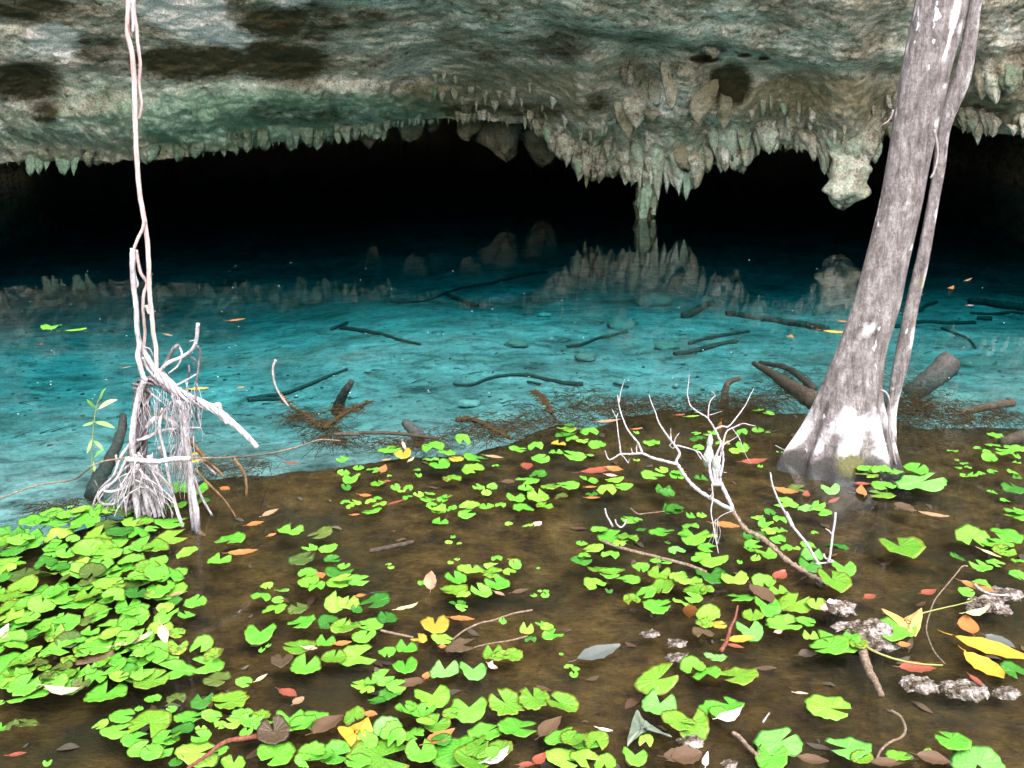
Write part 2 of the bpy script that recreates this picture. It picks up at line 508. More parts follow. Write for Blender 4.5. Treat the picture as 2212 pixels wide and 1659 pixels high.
PX, SV = np.meshgrid(pxs, sv, indexing='xy')
lipn = fbm(np.stack([pxs * .06, pxs * 0, pxs * 0 + 2], -1), 4) * 7 + fbm(np.stack([pxs * .02, pxs * 0, pxs * 0 + 7], -1), 2) * 4
PYv = Y0 + (lip_y(PX) + lipn[None, :] - Y0) * SV
dep = wall_depth(PX, PYv)
A = (PX - 1106) / FPX
B = (829.5 - PYv) / FPX
RY, RZ = CP + B * SP, -SP + B * CP
q = np.stack([A * dep / RY, dep, EYE[2] + RZ * dep / RY], -1)
fl = sst(.55, .92, SV)
qs = q * np.array([1, .8, 1.4])
rough = fbm(qs * .55, 5, .55) * .42 + fbm(qs * 2.6 + 4, 4, .6) * .11 + fbm(qs * 9 + 8, 3, .6) * .06
strata = fbm(np.stack([q[..., 0] * .35, q[..., 1] * .6, q[..., 2] * 7], -1), 4) * .05
flute = fbm(np.stack([q[..., 0] * 5.5, q[..., 1] * .6, q[..., 2] * 1.6], -1), 4, .65) * .42
dep2 = dep + rough + strata * (1 - fl) + flute * fl
q = np.stack([A * dep2 / RY, dep2, EYE[2] + RZ * dep2 / RY], -1)
DEP2, PYROW = dep2, PYv
def wall_at(px, py):
    """depth of the finished rock face behind a frame position"""
    c = int(np.argmin(np.abs(pxs - px)))
    return float(np.interp(py, PYv[:, c], dep2[:, c]))
top = q[0]
rows_up = []  # unseen rock above the frame, shaped to shade the pool and shut out sky
for dy, dz in ((-21, -4.0), (-20 - 0, 12.0), (-0.0, 12.0), (2.0, 9.5), (.2, 6.2), (-1.0, 3.6), (-1.1, 2.0), (-.8, 1.0), (-.35, .45)):
    r = top.copy()
    r[:, 1] += (33 if dy <= -20 else dy)
    r[:, 2] += dz
    if -5 < dy < 1: r[:, 1] -= 2.4 * (1 - sst(100, 1000, pxs)) * float(sst(.8, 2.2, dz))  # unseen bulge added at the left to shade that side of the pool
    r[:, 1] += fbm(np.stack([r[:, 0] * .4, r[:, 2] * .6, r[:, 0] * 0], -1), 3) * .5
    rows_up.append(r)
lipr = q[-1]
rows_in = []
for dy, dz in ((.10, -.015), (.28, .06), (.7, .35), (1.8, .75), (5.0, 1.1), (11.0, 1.1), (18.0, .6), (20.5, -1.2), (21, -5.0)):
    r = lipr.copy()
    r[:, 1] += dy
    r[:, 2] += dz
    r[:, 2] += fbm(np.stack([r[:, 0] * 1.2, r[:, 1] * 1.2, r[:, 0] * 0], -1), 3) * .18 * min(1, dy)
    rows_in.append(r)
allv = np.concatenate([np.stack(rows_up), q, np.stack(rows_in)], 0)
nu = len(rows_up)
st = np.zeros(allv.shape[:2] + (4,))
x_, y_ = PX, PYv
wob = fbm(np.stack([x_ * .016, y_ * .024, x_ * 0], -1), 4) * 22
xw, yw = x_ + wob, y_ + wob * .6
def acc(lst):
    m_ = np.zeros_like(x_)
    for e in lst: m_ = np.maximum(m_, ell(xw, yw, *e[:4], *(e[5:6] or (0,))) * e[4])
    return m_
st[nu:nu+nr, :, 0] = acc([(395,22,100,48,1),(465,68,92,30,1,10),(120,88,66,36,1,8),(640,5,48,14,1),(20,75,14,10,.4),(1700,55,420,75,.34),(1150,45,260,50,.30),(2130,80,120,90,.34),(900,150,160,30,.22),(1240,150,120,40,.2)])
st[nu:nu+nr, :, 1] = acc([(430,135,140,42,1),(610,132,110,50,.9),(600,45,95,36,.9,-6),(690,50,70,50,.7),(70,22,110,34,.8),(40,175,100,44,.85),(215,110,60,50,.6),
                          (1578,182,44,48,1),(1325,78,150,10,.5,7),(1520,106,60,12,.6),(95,240,40,30,.7),(1215,105,80,36,.55),(800,40,60,18,.5),(1060,120,60,14,.5),
                          (640,250,130,26,.5),(1100,240,160,18,.55),(1290,215,35,26,.6),(1402,150,30,36,.3),(1700,180,60,20,.35)])
st[nu:nu+nr, :, 2] = np.maximum(acc([(520,260,330,75,1),(820,240,170,40,.9),(150,290,220,60,.6),(1480,330,90,60,.5),(1340,300,80,40,.45),(1250,270,200,40,.35),(1640,280,120,40,.4),(2150,250,160,50,.4),(300,215,300,50,.5)]), 0)
st[nu:nu+nr, :, 3] = acc([(1110,200,260,70,.8),(1000,120,240,60,.4),(1760,215,190,62,.95),(1640,170,80,50,.5),(2140,235,120,60,.7),(800,110,100,60,.4),(1880,60,50,100,.5),(1340,150,60,60,.6),(250,330,350,26,.5)])
st[:nu, :, 1] = .35
st[:nu, :, 3] = .4
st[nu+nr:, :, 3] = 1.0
roof = mesh('rock_overhang', allv.reshape(-1, 3), grid_faces(*allv.shape[:2]), ROCK, cols={'stain': st.reshape(-1, 4)})
tag(roof, 'grey and mossy overhanging limestone roof of the cave mouth', kind='structure')

# walls of the sinkhole at both sides, and the back of the cave
def side_wall(sgn):
    n1, n2 = 40, 30
    yv, zv = np.meshgrid(np.linspace(2, 46, n1), np.linspace(-2.5, 13, n2), indexing='ij')
    xv = sgn * (10.4 + np.minimum(yv, 16) * .07 + fbm(np.stack([yv * .3, zv * .4, yv * 0 + sgn], -1), 4) * 1.0)
    s4 = np.zeros((n1 * n2, 4)); s4[:, 1] = .5; s4[:, 3] = .6
    o = mesh('rock_wall', np.stack([xv, yv, zv], -1).reshape(-1, 3), grid_faces(n1, n2), ROCK, cols={'stain': s4})
    tag(o, 'rough limestone side of the sinkhole', kind='structure')
side_wall(-1); side_wall(1)

# ------------------------------------------------------------------ stalactites
def stalactite(px, y0, y1, w, d, seed, shape='cone', stain=(0, .1, .35, .2), dx=0.0, flat=1.0, k=16, m=18):
    a, b = D(px, y0, d), D(px + dx, y1, d)
    R = w * .5 * d / FPX
    r_ = np.random.default_rng(seed)
    ph = r_.uniform(0, 6.28, 6)
    T = np.linspace(0, 1, k)
    TH = np.linspace(0, 2 * np.pi, m, endpoint=False)
    tt, th = np.meshgrid(T, TH, indexing='ij')
    if shape == 'cone': pr = (1 - tt ** 1.5) * .9 + .1 * np.sqrt(np.maximum(1 - tt, 0))
    elif shape == 'blunt': pr = (1 - .35 * tt) * np.sqrt(np.maximum(1 - tt ** 5, 0))
    elif shape == 'column': pr = 1.15 - .55 * tt + .12 * np.sin(tt * 9)
    elif shape == 'bulb': pr = np.interp(tt, [0, .35, .55, .75, .86, .94, 1], [.72, .66, .78, .95, .98, .62, .05])
    elif shape == 'drape': pr = np.interp(tt, [0, .15, .5, .8, .93, 1], [.8, .95, 1.0, .72, .4, .03]); flat = .5
    fl = 1 + .16 * np.sin(th * 3 + ph[0]) + .13 * np.sin(th * 5 + ph[1] + tt * 1.2) + .08 * np.sin(th * 9 + ph[2])
    lump = 1 + .55 * fbm(np.stack([np.cos(th) * 1.3 + seed, np.sin(th) * 1.3, tt * 3.2 * abs(y1 - y0) / max(w, 6) * .5], -1), 4, .6)
    rr = R * pr * fl * lump
    ax = a[None, None, :] * (1 - tt[..., None]) + b[None, None, :] * tt[..., None]
    sway = R * .25
    ax = ax + np.stack([np.sin(tt * 3 + ph[3]) * sway, np.sin(tt * 2.6 + ph[4]) * sway, tt * 0], -1) * (tt[..., None])
    ax = ax + np.stack([tt * 0, R * 1.1 * (1 - sst(0, .45, tt)), tt * 0], -1)
    rr = rr * (.45 + .55 * sst(0, .22, tt))
    v = ax + np.stack([rr * np.cos(th), rr * np.sin(th) * flat, tt * 0], -1)
    tipj = R * .5 * (fbm(np.stack([np.cos(th) * 1.6, np.sin(th) * 1.6, th * 0 + seed], -1), 2)) * sst(.6, 1, tt)
    v[..., 2] += tipj
    f = grid_faces(k, m, True)
    f.append(tuple((k-1) * m + j for j in range(m))[::-1])
    s = np.zeros((k * m, 4)); s[:] = stain
    return v.reshape(-1, 3), f, s
def add_stal(args, parent=None, name='stalactite', root=None, **kw):
    v, f, s = stalactite(*args, **kw)
    o = mesh(name, v, f, ROCK, cols={'stain': s})
    if root is not None: child(o, root)
    elif parent is not None: o.parent = parent
    return o

# small teeth along the rim: the hundred widest as parts, the rest as one part
teeth = []
px = -40.0
while px < 2250:
    cl = .5 + 1.1 * float(vn(np.array([px * .022, 3.3, .7])))
    if px < 300: L, wd, pr = (3, 14), (18, 40), .5
    elif px < 850: L, wd, pr = (3, 16), (18, 42), .85
    elif px < 1170: L, wd, pr = (4, 13), (12, 28), .8
    elif px < 1900: L, wd, pr = (5, 22), (20, 48), .95
    else: L, wd, pr = (5, 12), (16, 34), .4
    if random.random() < pr:
        yl = float(lip_y(px))
        y1 = yl + random.uniform(*L) * cl
        y0 = yl - random.uniform(26, 60)
        dd = float(np.interp(px, *zip(*LIPD))) - .05 + random.uniform(-.2, .25)
        teeth.append((px, y0, y1, random.uniform(*wd), dd, int(px) + 999))
    px += random.uniform(6, 15)
# a second and third row of drips higher on the fringe
for row, (lo, hi) in enumerate(((14, 40), (40, 80))):
    px = 940.0
    while px < 1930:
        if not (1330 < px < 1600 and row == 1):
            yl = float(lip_y(px))
            y1 = yl - random.uniform(lo, hi)
            y0 = y1 - random.uniform(24, 48)
            dd = wall_at(px, (y0 + y1) / 2) - random.uniform(.0, .07)
            teeth.append((px, y0, y1, random.uniform(9, 21), dd, int(px) + 5000 + row))
        px += random.uniform(16, 36)
teeth.sort(key=lambda t: -t[3] * (t[2] - t[1]))
def tooth_stain(px):
    if px < 300: return (0, .4, .6, .45)
    if px < 950: return (0, .45, random.uniform(.6, 1.0), .1)
    if px < 1180: return (0, .2, .4, .5)
    return (0, random.choice([0, .15, .3]), random.uniform(.1, .6), random.choice([0, .1, .5]))
for t in teeth[:92]:
    add_stal(t, parent=roof, stain=tooth_stain(t[0]), shape=random.choice(['cone', 'blunt', 'blunt', 'blunt']), k=16, m=18)
vv, ff, ss = [], [], []
for t in teeth[92:]:
    v, f, s = stalactite(*t, shape=random.choice(['cone', 'blunt']), stain=tooth_stain(t[0]), k=9, m=10)
    b = sum(len(a) for a in vv)
    vv.append(v); ss.append(s); ff += [tuple(b + i for i in q_) for q_ in f]
small = mesh('stalactite_fringe', np.concatenate(vv), ff, ROCK, cols={'stain': np.concatenate(ss)}, parent=roof)
tag(small, kind='stuff')
# dim curtains farther inside, behind the arch
for k, (px, y0, y1, w) in enumerate(((880,230,306,70),(790,240,312,60),(935,225,285,40),(1010,215,300,60),(1085,225,338,100),(1165,240,352,90))):
    add_stal((px, y0, y1, w, 20.0 + (k % 3) * .4, 70 + k), parent=roof, name='stalactite', stain=(0, .1, 0, 1), shape='blunt')

def formation(name, label, cat, base, members, group=None, part='stalactite'):
    root = empty(name, D(base[0], base[1], wall_at(base[0], min(base[1], lip_y(base[0])))))
    tag(root, label, cat, group)
    for m_ in members:
        px, y0, y1, w, shape, stain = m_[:6]
        kw = m_[6] if len(m_) > 6 else {}
        off = kw.pop('off', -.05) if kw else -.05
        k = dict(kw)
        dd = wall_at(px, (y0 + min(y1, lip_y(px))) / 2) if kw.get('wall') else float(np.interp(px, *zip(*LIPD)))
        k.pop('wall', None)
        add_stal((px, y0, y1, w, dd + off, int(px * 3 + y1)), root=root, name=k.pop('part', part), shape=shape, stain=stain, **k)
    return root
G = (0, .1, .6, .15); GG = (0, .1, .9, .1); BR = (0, .05, .25, .8); PL = (.0, 0, .35, 0); TN = (.35, 0, 0, .6)
formation('stalactite_column', 'tall greenish stalactite reaching down to touch the dark water', 'stalactite', (1398, 320),
          [(1402,280,402,84,'blunt',G,{'off':.1,'m':28}),(1394,290,470,40,'column',GG,{'off':-.12,'k':30,'m':26}),(1410,300,462,30,'column',(0,.2,.6,.2),{'off':-.02,'k':26,'m':22}),(1384,330,472,24,'column',(0,.8,.5,.1),{'off':-.05,'k':24}),(1424,290,436,36,'cone',G,{'off':-.25}),(1405,295,400,30,'cone',PL,{'off':-.28}),(1380,290,408,26,'cone',G,{'off':-.25}),(1396,430,474,52,'blunt',(0,.8,.4,.2),{'off':-.05,'k':18})])
formation('stalactite_bulb', 'bulbous pale stalactite with a ragged rounded lower end, left of the tree trunk', 'stalactite', (1822, 310),
          [(1824,285,442,92,'bulb',(0,.05,.4,.05),{'off':-.1,'m':28,'k':26}),(1785,280,374,34,'blunt',G),(1872,290,374,30,'cone',BR),(1893,285,352,26,'blunt',G),(1850,280,350,50,'blunt',G,{'off':-.2}),(1805,275,345,40,'blunt',G,{'off':-.22})])
formation('stalactite_curtain', 'pale grey curtain of pointed stalactites with a long brown tip, left of the column', 'stalactite', (1260, 310),
          [(1222,255,342,80,'blunt',PL,{'off':.12,'m':28}),(1268,262,384,66,'blunt',PL,{'off':.16,'m':28}),(1315,270,366,70,'blunt',G,{'off':.12,'m':28}),(1350,275,376,56,'blunt',G,{'off':.1,'m':28}),(1190,262,319,28,'cone',PL),(1212,268,331,30,'cone',PL),(1232,275,350,34,'cone',PL,{'off':-.1}),(1250,285,384,36,'cone',PL,{'off':-.15}),
           (1270,290,404,48,'cone',BR,{'off':.1}),(1297,300,392,40,'blunt',BR,{'off':.1}),(1268,280,368,34,'cone',PL,{'off':-.25}),(1290,290,352,32,'cone',PL,{'off':-.25}),
           (1322,300,368,34,'cone',G),(1345,305,384,30,'cone',PL,{'off':-.1}),(1366,310,402,32,'cone',G),(1310,280,345,26,'cone',PL,{'off':-.3})])
formation('stalactite_cluster', 'broad pointed green stalactites hanging just right of the column', 'stalactite', (1475, 320),
          [(1470,280,410,92,'blunt',G,{'off':.12,'m':28}),(1445,300,415,44,'cone',G),(1463,310,422,38,'cone',G,{'off':-.12}),(1484,300,431,52,'cone',GG,{'off':-.05}),(1502,310,404,36,'blunt',BR,{'off':-.15}),(1478,290,370,50,'blunt',BR,{'off':-.25})])
formation('stalactite_block', 'broad flat-bottomed pale stalactite block right of the green pointed cluster', 'stalactite', (1575, 310),
          [(1530,275,358,46,'blunt',PL,{'off':-.1}),(1560,270,362,52,'blunt',PL,{'off':-.15}),(1590,280,364,46,'blunt',PL,{'off':-.12}),(1614,270,354,38,'blunt',PL,{'off':-.08}),(1575,250,345,60,'blunt',G,{'off':-.28}),(1545,255,335,40,'cone',G,{'off':-.3}),(1605,255,338,44,'cone',G,{'off':-.28})])
formation('stalactite_stub', 'small pale stalactite stubs on the rim right of the tree trunk', 'stalactite', (2110, 265),
          [(2082,255,288,24,'cone',PL),(2110,250,311,32,'cone',PL),(2132,258,294,22,'cone',PL),(2095,250,284,34,'blunt',G)])
formation('stalactite_fang', 'ragged group of short greenish stalactites at the far left of the rim', 'stalactite', (80, 335),
          [(68,318,379,28,'blunt',GG),(86,322,374,24,'blunt',GG),(102,325,368,22,'cone',GG),(126,326,362,22,'cone',G),(140,330,376,30,'blunt',GG),(158,332,379,22,'cone',GG)])
formation('flowstone', 'tan and reddish flowstone draperies hanging around a brown hollow below the ledge', 'flowstone', (1390, 180),
          [(1352,170,293,42,'drape',TN,{'wall':1,'off':-.03}),(1378,185,280,44,'drape',(.3,0,0,.3),{'wall':1,'off':-.0}),(1446,98,238,34,'drape',(.2,0,0,.7),{'wall':1,'off':-.06}),
           (1423,140,228,38,'drape',(.25,0,0,.5),{'wall':1,'off':-.0}),(1358,110,190,26,'blunt',(0,.2,0,.2),{'wall':1,'off':-.0}),(1410,228,262,40,'cone',BR,{'wall':1,'off':-.03}),(1350,105,175,24,'blunt',(0,.5,0,.5),{'wall':1,'off':-.0})], part='drapery')
formation('flowstone', 'olive flowstone column hanging under a dark slit beside a dark moss patch', 'flowstone', (1520, 150),
          [(1518,136,262,54,'drape',(.1,.1,.2,.8),{'wall':1,'off':-.03}),(1505,180,266,26,'drape',TN,{'wall':1,'off':-.08}),(1566,190,278,34,'drape',(.1,.25,.4,.7),{'wall':1,'off':-.03}),(1532,88,124,46,'blunt',(0,.4,.3,.4),{'wall':1,'off':-.0})], part='drapery')
formation('flowstone', 'grey flowstone lobe on the rock at the right edge beyond the trunk', 'flowstone', (2150, 160),
          [(2148,128,222,34,'drape',PL,{'wall':1,'off':-.03}),(2185,120,200,50,'drape',G,{'wall':1,'off':-.0}),(2120,150,215,30,'blunt',BR,{'wall':1,'off':-.05})], part='drapery')

# ================================================================== TREE TRUNK
BARK = trunk_mat()
TD = 5.97
def trunk_mesh(rings, nring, M, lobes, base_y, mat, name, root, d=TD, paint=None, amp_fn=None, depth_k=.62):
    """rings: (frame y, left x, right x). Horizontal rings stacked up the stem, with root flares as lobes round the foot."""
    ys = np.array([r[0] for r in rings], float)
    yy_ = np.linspace(ys.max(), ys.min(), nring)
    o_ = np.argsort(ys)
    L = np.interp(yy_, ys[o_], np.array([r[1] for r in rings], float)[o_])
    R = np.interp(yy_, ys[o_], np.array([r[2] for r in rings], float)[o_])
    for _ in range(3):
        L[1:-1] = .25 * L[:-2] + .5 * L[1:-1] + .25 * L[2:]
        R[1:-1] = .25 * R[:-2] + .5 * R[1:-1] + .25 * R[2:]
    TH = np.linspace(0, 2 * np.pi, M, endpoint=False)
    V = np.zeros((nring, M, 3)); C = np.zeros((nring, M, 4))
    for i, y in enumerate(yy_):
        c = D((L[i] + R[i]) / 2, y, d)
        rad = (R[i] - L[i]) / 2 * d / (CP + (829.5 - y) / FPX * SP) / FPX
        a = amp_fn(y) if amp_fn else 0.0
        lob = np.zeros(M)
        for (t0, wdt, h) in lobes:
            dd = (np.degrees(TH) - t0 + 180) % 360 - 180
            lob += h * np.exp(-(dd / wdt) ** 2)
        prof = 1 + a * (lob - .45)
        pn = np.stack([np.cos(TH) * 1.4, np.sin(TH) * 1.4, np.full(M, c[2] * 1.2)], -1)
        prof = prof * (1 + .03 * fbm(pn * 1.3, 3) + .022 * fbm(pn * np.array([5, 5, 1.2]), 3))
        x = c[0] + rad * prof * np.cos(TH)
        yv = c[1] + rad * prof * np.sin(TH) * depth_k
        V[i, :, 0], V[i, :, 1], V[i, :, 2] = x, yv, c[2]
        if paint: C[i] = paint(np.degrees(TH) % 360, y, lob)
    f = grid_faces(nring, M, True)
    f.append(tuple((nring - 1) * M + j for j in range(M)))
    f.append(tuple(range(M))[::-1])
    o = mesh(name, V.reshape(-1, 3), f, mat, cols={'bark': C.reshape(-1, 4)})
    child(o, root)
    return o
tree = empty('tree', P(1825, 1008))
tag(tree, 'leaning pale grey tree trunk with flared foot standing in the shallow water', 'tree')
RT = [(1050,1690,1948),(1012,1700,1940),(993,1704,1930),(960,1722,1925),(925,1742,1917),(857,1768,1902),(800,1790,1906),(754,1810,1913),(700,1829,1931),(662,1842,1944),
      (565,1869,1963),(443,1900,1991),(350,1917,2008),(273,1929,2026),(210,1938,2042),(153,1947,2052),(80,1962,2075),(0,1979,2092),(-150,2006,2122),(-400,2060,2165),(-900,2160,2240),(-1300,2235,2290)]
LOBES = [(183,17,1.0),(226,13,.55),(262,19,1.05),(303,15,1.0),(338,14,.75),(20,20,.7),(75,20,.8),(130,20,.8)]
def paint_trunk(th, y, lob):
    c = np.zeros((len(th), 4))
    w = sst(840, 905, y) * (1 - sst(955, 985, y))
    drop = 12 * np.sin(np.radians(th) * 7) + 26 * (lob - .6)
    c[:, 0] = np.clip(w * (1.25 * (lob - .28) + .25 * np.sin(np.radians(th) * 9 + y * .05)), 0, 1) * (1 - sst(962, 984, y - drop))
    # long bare streak along the seam, upper trunk; pale patch under the knot; odd flakes
    seam = np.exp(-((((th - 292) + 180) % 360 - 180) / (7 + 4 * math.sin(y * .05))) ** 2)
    c[:, 0] = np.maximum(c[:, 0], seam * (1 - sst(110, 150, y)) * 1.1)
    c[:, 0] = np.maximum(c[:, 0], .95 * np.exp(-((th - 258) / 22) ** 2) * math.exp(-((y - 706) / 17) ** 2))
    c[:, 0] = np.maximum(c[:, 0], .8 * np.exp(-((th - 190) / 7) ** 2) * max(math.exp(-((y - 245) / 14) ** 2), math.exp(-((y - 105) / 10) ** 2), math.exp(-((y - 25) / 20) ** 2)))
    c[:, 0] = np.maximum(c[:, 0], .75 * np.exp(-((th - 318) / 12) ** 2) * max(math.exp(-((y - 180) / 10) ** 2), math.exp(-((y - 60) / 25) ** 2), .9 * math.exp(-((y - 268) / 18) ** 2)))
    c[:, 0] = np.maximum(c[:, 0], .8 * np.exp(-((th - 270) / 9) ** 2) * math.exp(-((y - 443) / 9) ** 2))
    c[:, 1] = sst(962, 984, y - drop) * 1.0
    c[:, 2] = sst(940, 968, y) * np.exp(-((th - 268) / 26) ** 2) * .85
    c[:, 3] = np.exp(-((th - 254) / 5.0) ** 2) * math.exp(-((y - 683) / 10) ** 2)
    return c
def paint_stem(th, y, lob):
    c = np.zeros((len(th), 4))
    c[:, 0] = .5 * np.exp(-((th - 320) / 40) ** 2) * (.5 + .5 * math.sin(y * .045)) + .75 * sst(850, 920, y) * (1 - sst(935, 950, y))
    c[:, 2] = .55 * math.exp(-((y - 600) / 70) ** 2) * np.exp(-((th - 280) / 40) ** 2) + .5 * sst(930, 950, y)
    return c
tk = trunk_mesh(RT, 150, 96, LOBES, 1010, BARK, 'trunk', tree, paint=paint_trunk, amp_fn=lambda y: .40 * float(sst(800, 1000, y)) + .03 * float(sst(600, 800, y)) + .015)
RS = [(965,1924,1938),(930,1917,1938),(908,1911,1932),(857,1919,1942),(795,1926,1963),(754,1936,1970),(662,1953,1984),(565,1978,2008),(443,2002,2027),(350,2018,2046),
      (290,2018,2048),(255,2026,2060),(222,2038,2078),(185,2050,2096),(153,2064,2103),(80,2080,2112),(0,2095,2121),(-150,2120,2150),(-500,2190,2222),(-900,2260,2284)]
trunk_mesh(RS, 90, 28, [(200, 30, .6), (300, 40, .5)], 960, BARK, 'side_stem', tree, d=TD + .06, paint=paint_stem, amp_fn=lambda y: .12)
# knot: a swollen collar round the hole, and a burl low on the side stem
def blob(c, r, seed, sq=(1, 1, 1), amp=.3, n1=14, n2=20):
    th, ph = np.meshgrid(np.linspace(.02, np.pi - .02, n1), np.linspace(0, 2*np.pi, n2, endpoint=False), indexing='ij')
    u = np.stack([np.sin(th) * np.cos(ph), np.sin(th) * np.sin(ph), np.cos(th)], -1)
    rr = r * (1 + amp * fbm(u * 1.6 + seed * 3.1, 4, .6))
    v = np.asarray(c) + u * rr[..., None] * np.asarray(sq)
    f = grid_faces(n1, n2, True)
    f += [tuple(range(n2))[::-1], tuple((n1-1)*n2 + j for j in range(n2))]
    return v.reshape(-1, 3), f
# limbs beyond the top of the frame
lim = MB()
for k in range(5):
    a0 = D(2180 + 12 * k, -900 - 70 * k, TD)
    dirv = np.array([math.cos(k * 2.2), math.sin(k * 2.2) * .8, .9])
    lim.tube(smooth_path([a0, a0 + dirv * .6, a0 + dirv * 1.5 + (0, 0, .4)], 6), .05, .015, 8)
child(mesh('limb', lim.v, lim.f, BARK, cols={'bark': np.zeros((len(lim.v), 4))}), tree)
TW = bark_mat('vine_bark', ((.10, .075, .07, 1), (.22, .18, .18, 1), (.36, .32, .33, 1)), (22, 22, 5), .006)
tv = MB()
tv.tube(smooth_path([D(x, y, TD - .10) for x, y in ((1929,237),(1926,250),(1918,262),(1908,268))], 5), .006, .003, 6)
tv.build('twig', TW, tree)
tv = MB()
tv.tube(smooth_path([D(x, y, TD - .10) for x, y in ((2017,280),(2024,310),(2025,340),(2018,370),(2010,385))], 5), .008, .006, 6)
tv.build('creeper', TW, tree)
tv = MB()
tv.tube(smooth_path([D(x, y, TD - .12) for x, y in ((1902,842),(1914,848),(1921,865),(1922,890),(1921,930),(1926,960),(1931,985),(1936,1004))], 5), .007, .006, 6)
tv.build('creeper', TW, tree)

# ================================================================== HANGING VINE AND ROOT CLUMP
RD = 5.06
ROOTW = bark_mat('pale_root', ((.07, .055, .058, 1), (.30, .265, .28, 1), (.54, .51, .54, 1)), (26, 26, 9), .006)
ROOTD = bark_mat('grey_root', ((.03, .024, .025, 1), (.11, .092, .098, 1), (.26, .23, .245, 1)), (26, 26, 9), .008)
ROOTB = bark_mat('wet_brown_root', ((.03, .016, .008, 1), (.10, .055, .024, 1), (.24, .16, .10, 1)), (26, 26, 9), .006)
VINE = bark_mat('vine_skin', ((.14, .075, .07, 1), (.36, .26, .25, 1), (.56, .47, .46, 1)), (22, 22, 4), .004)
def R4(pts, d=RD, wob=.0):
    """zoom coordinates of the left middle quarter -> points near distance d"""
    return [D(x * .3409, 550 + y * .3409, d + (random.uniform(-wob, wob))) for x, y in pts]
def FD(pts, d=RD): return [D(x, y, d) for x, y in pts]
clump = empty('hanging_root', P(315, 1112))
tag(clump, 'long thin vine hanging down to a tangle of bleached aerial roots in the water', 'roots')
def strand(name, pts, r0, r1, mat, d=RD, raw=False, wob=.03, parent=clump, sides=8, lump=.10, n=6):
    b = MB()
    if name == 'root': r0, r1 = r0 * .82, r1 * .78
    b.tube(smooth_path(FD(pts, d) if raw else R4(pts, d, wob), n), r0, r1, sides, lump, seed=random.random() * 9)
    return b.build(name, mat, parent)
# the long vines
up = [(250,-900),(262,-500),(272,-200)]
strand('vine', up + [(277,0),(276,40),(276,75),(285,115),(290,180),(292,260),(296,350),(302,420),(310,465),(318,520),(320,545)] + [(x*.3409, 550+y*.3409) for x, y in ((945,150),(948,250),(962,380),(972,500),(990,600),(992,720),(1000,762))], .0125, .012, VINE, raw=True, n=5)
strand('vine', [(300,-900),(296,-500),(292,-200),(289,0),(295,60),(297,90),(303,140),(300,180),(304,210),(305,235),(299,258)], .009, .008, VINE, raw=True, d=RD + .03)
strand('vine', [(286,0),(288,40),(287,70)], .011, .006, ROOTW, raw=True, d=RD - .03)
strand('vine', [(312,475),(308,495),(298,515),(290,536)], .009, .008, VINE, raw=True, d=RD - .02)
strand('vine', [(840,-40),(838,60),(846,200),(862,320),(868,470),(882,560),(874,650),(905,765),(925,800)], .013, .014, ROOTW, d=RD - .03, wob=.01)
strand('vine', [(856,-36),(850,100),(872,185),(856,215)], .007, .006, ROOTW, wob=.0)
strand('vine', [(862,-30),(890,110),(930,180),(912,250),(906,350),(918,500),(906,640),(910,720)], .009, .008, VINE, d=RD + .03, wob=.01)
strand('vine', [(880,540),(905,600),(945,670),(985,745)], .014, .015, ROOTW, wob=.01)
strand('vine', [(905,650),(930,710),(975,765)], .010, .010, ROOTW, wob=.01)
strand('vine', [(928,320),(938,355),(946,375)], .011, .007, ROOTW, wob=.0)
# roots thrown up from the knot
for pts, r0, r1, m_ in (
    ([(1000,765),(1060,690),(1150,650),(1215,605),(1243,545),(1255,435)], .012, .013, ROOTW),
    ([(1010,752),(1060,670),(1100,595),(1132,572)], .013, .012, ROOTD),
    ([(1132,575),(1152,630),(1130,700),(1068,752)], .007, .006, ROOTW),
    ([(1250,580),(1268,620),(1252,760),(1242,900),(1240,980),(1245,1050)], .008, .005, ROOTD),
    ([(1245,570),(1235,545),(1200,550)], .005, .003, ROOTW),
    ([(1185,640),(1230,660),(1262,720),(1240,800)], .005, .004, ROOTD),
    ([(1118,828),(1190,790),(1250,755)], .007, .006, ROOTW),
    ([(1196,700),(1200,745),(1188,785)], .006, .005, ROOTD),
    ([(915,585),(950,600),(975,650)], .005, .005, ROOTW)):
    strand('root', pts, r0, r1, m_)
def braid(name, pts, n, R0, R1, r0, r1, turns, mat, d=RD, dd=0.0, flat=.8):
    path = smooth_path(R4(pts, d), 9)
    N = len(path)
    b = MB()
    for k in range(n):
        pp = []
        for i, p in enumerate(path):
            t = i / (N - 1)
            R = R0 + (R1 - R0) * t
            tg = path[min(i+1, N-1)] - path[max(i-1, 0)]
            tg /= np.linalg.norm(tg)
            s1 = np.cross(tg, (0, 1, 0)); s1 /= np.linalg.norm(s1) + 1e-9
            s2 = np.cross(tg, s1)
            an = 2 * math.pi * (k / n + turns * t) + .4 * math.sin(5 * t + k)
            pp.append(p + R * (math.cos(an) * s1 + flat * math.sin(an) * s2))
        b.tube(pp, r0 * random.uniform(.7, 1.25), r1 * random.uniform(.8, 1.2), 7, .2, seed=k)
    return b.build(name, mat, clump)
braid('braided_root', [(990,745),(1080,830),(1160,890),(1280,945),(1390,1000),(1470,1065),(1550,1135),(1632,1222)], 7, .022, .009, .0105, .0045, 1.9, ROOTW)
braid('braided_root', [(855,845),(920,810),(1000,800),(1080,850),(1150,905)], 6, .024, .020, .010, .009, 1.3, ROOTD)
braid('braided_root', [(1330,965),(1385,955),(1390,1010),(1440,1070)], 2, .008, .006, .012, .010, .8, ROOTW)
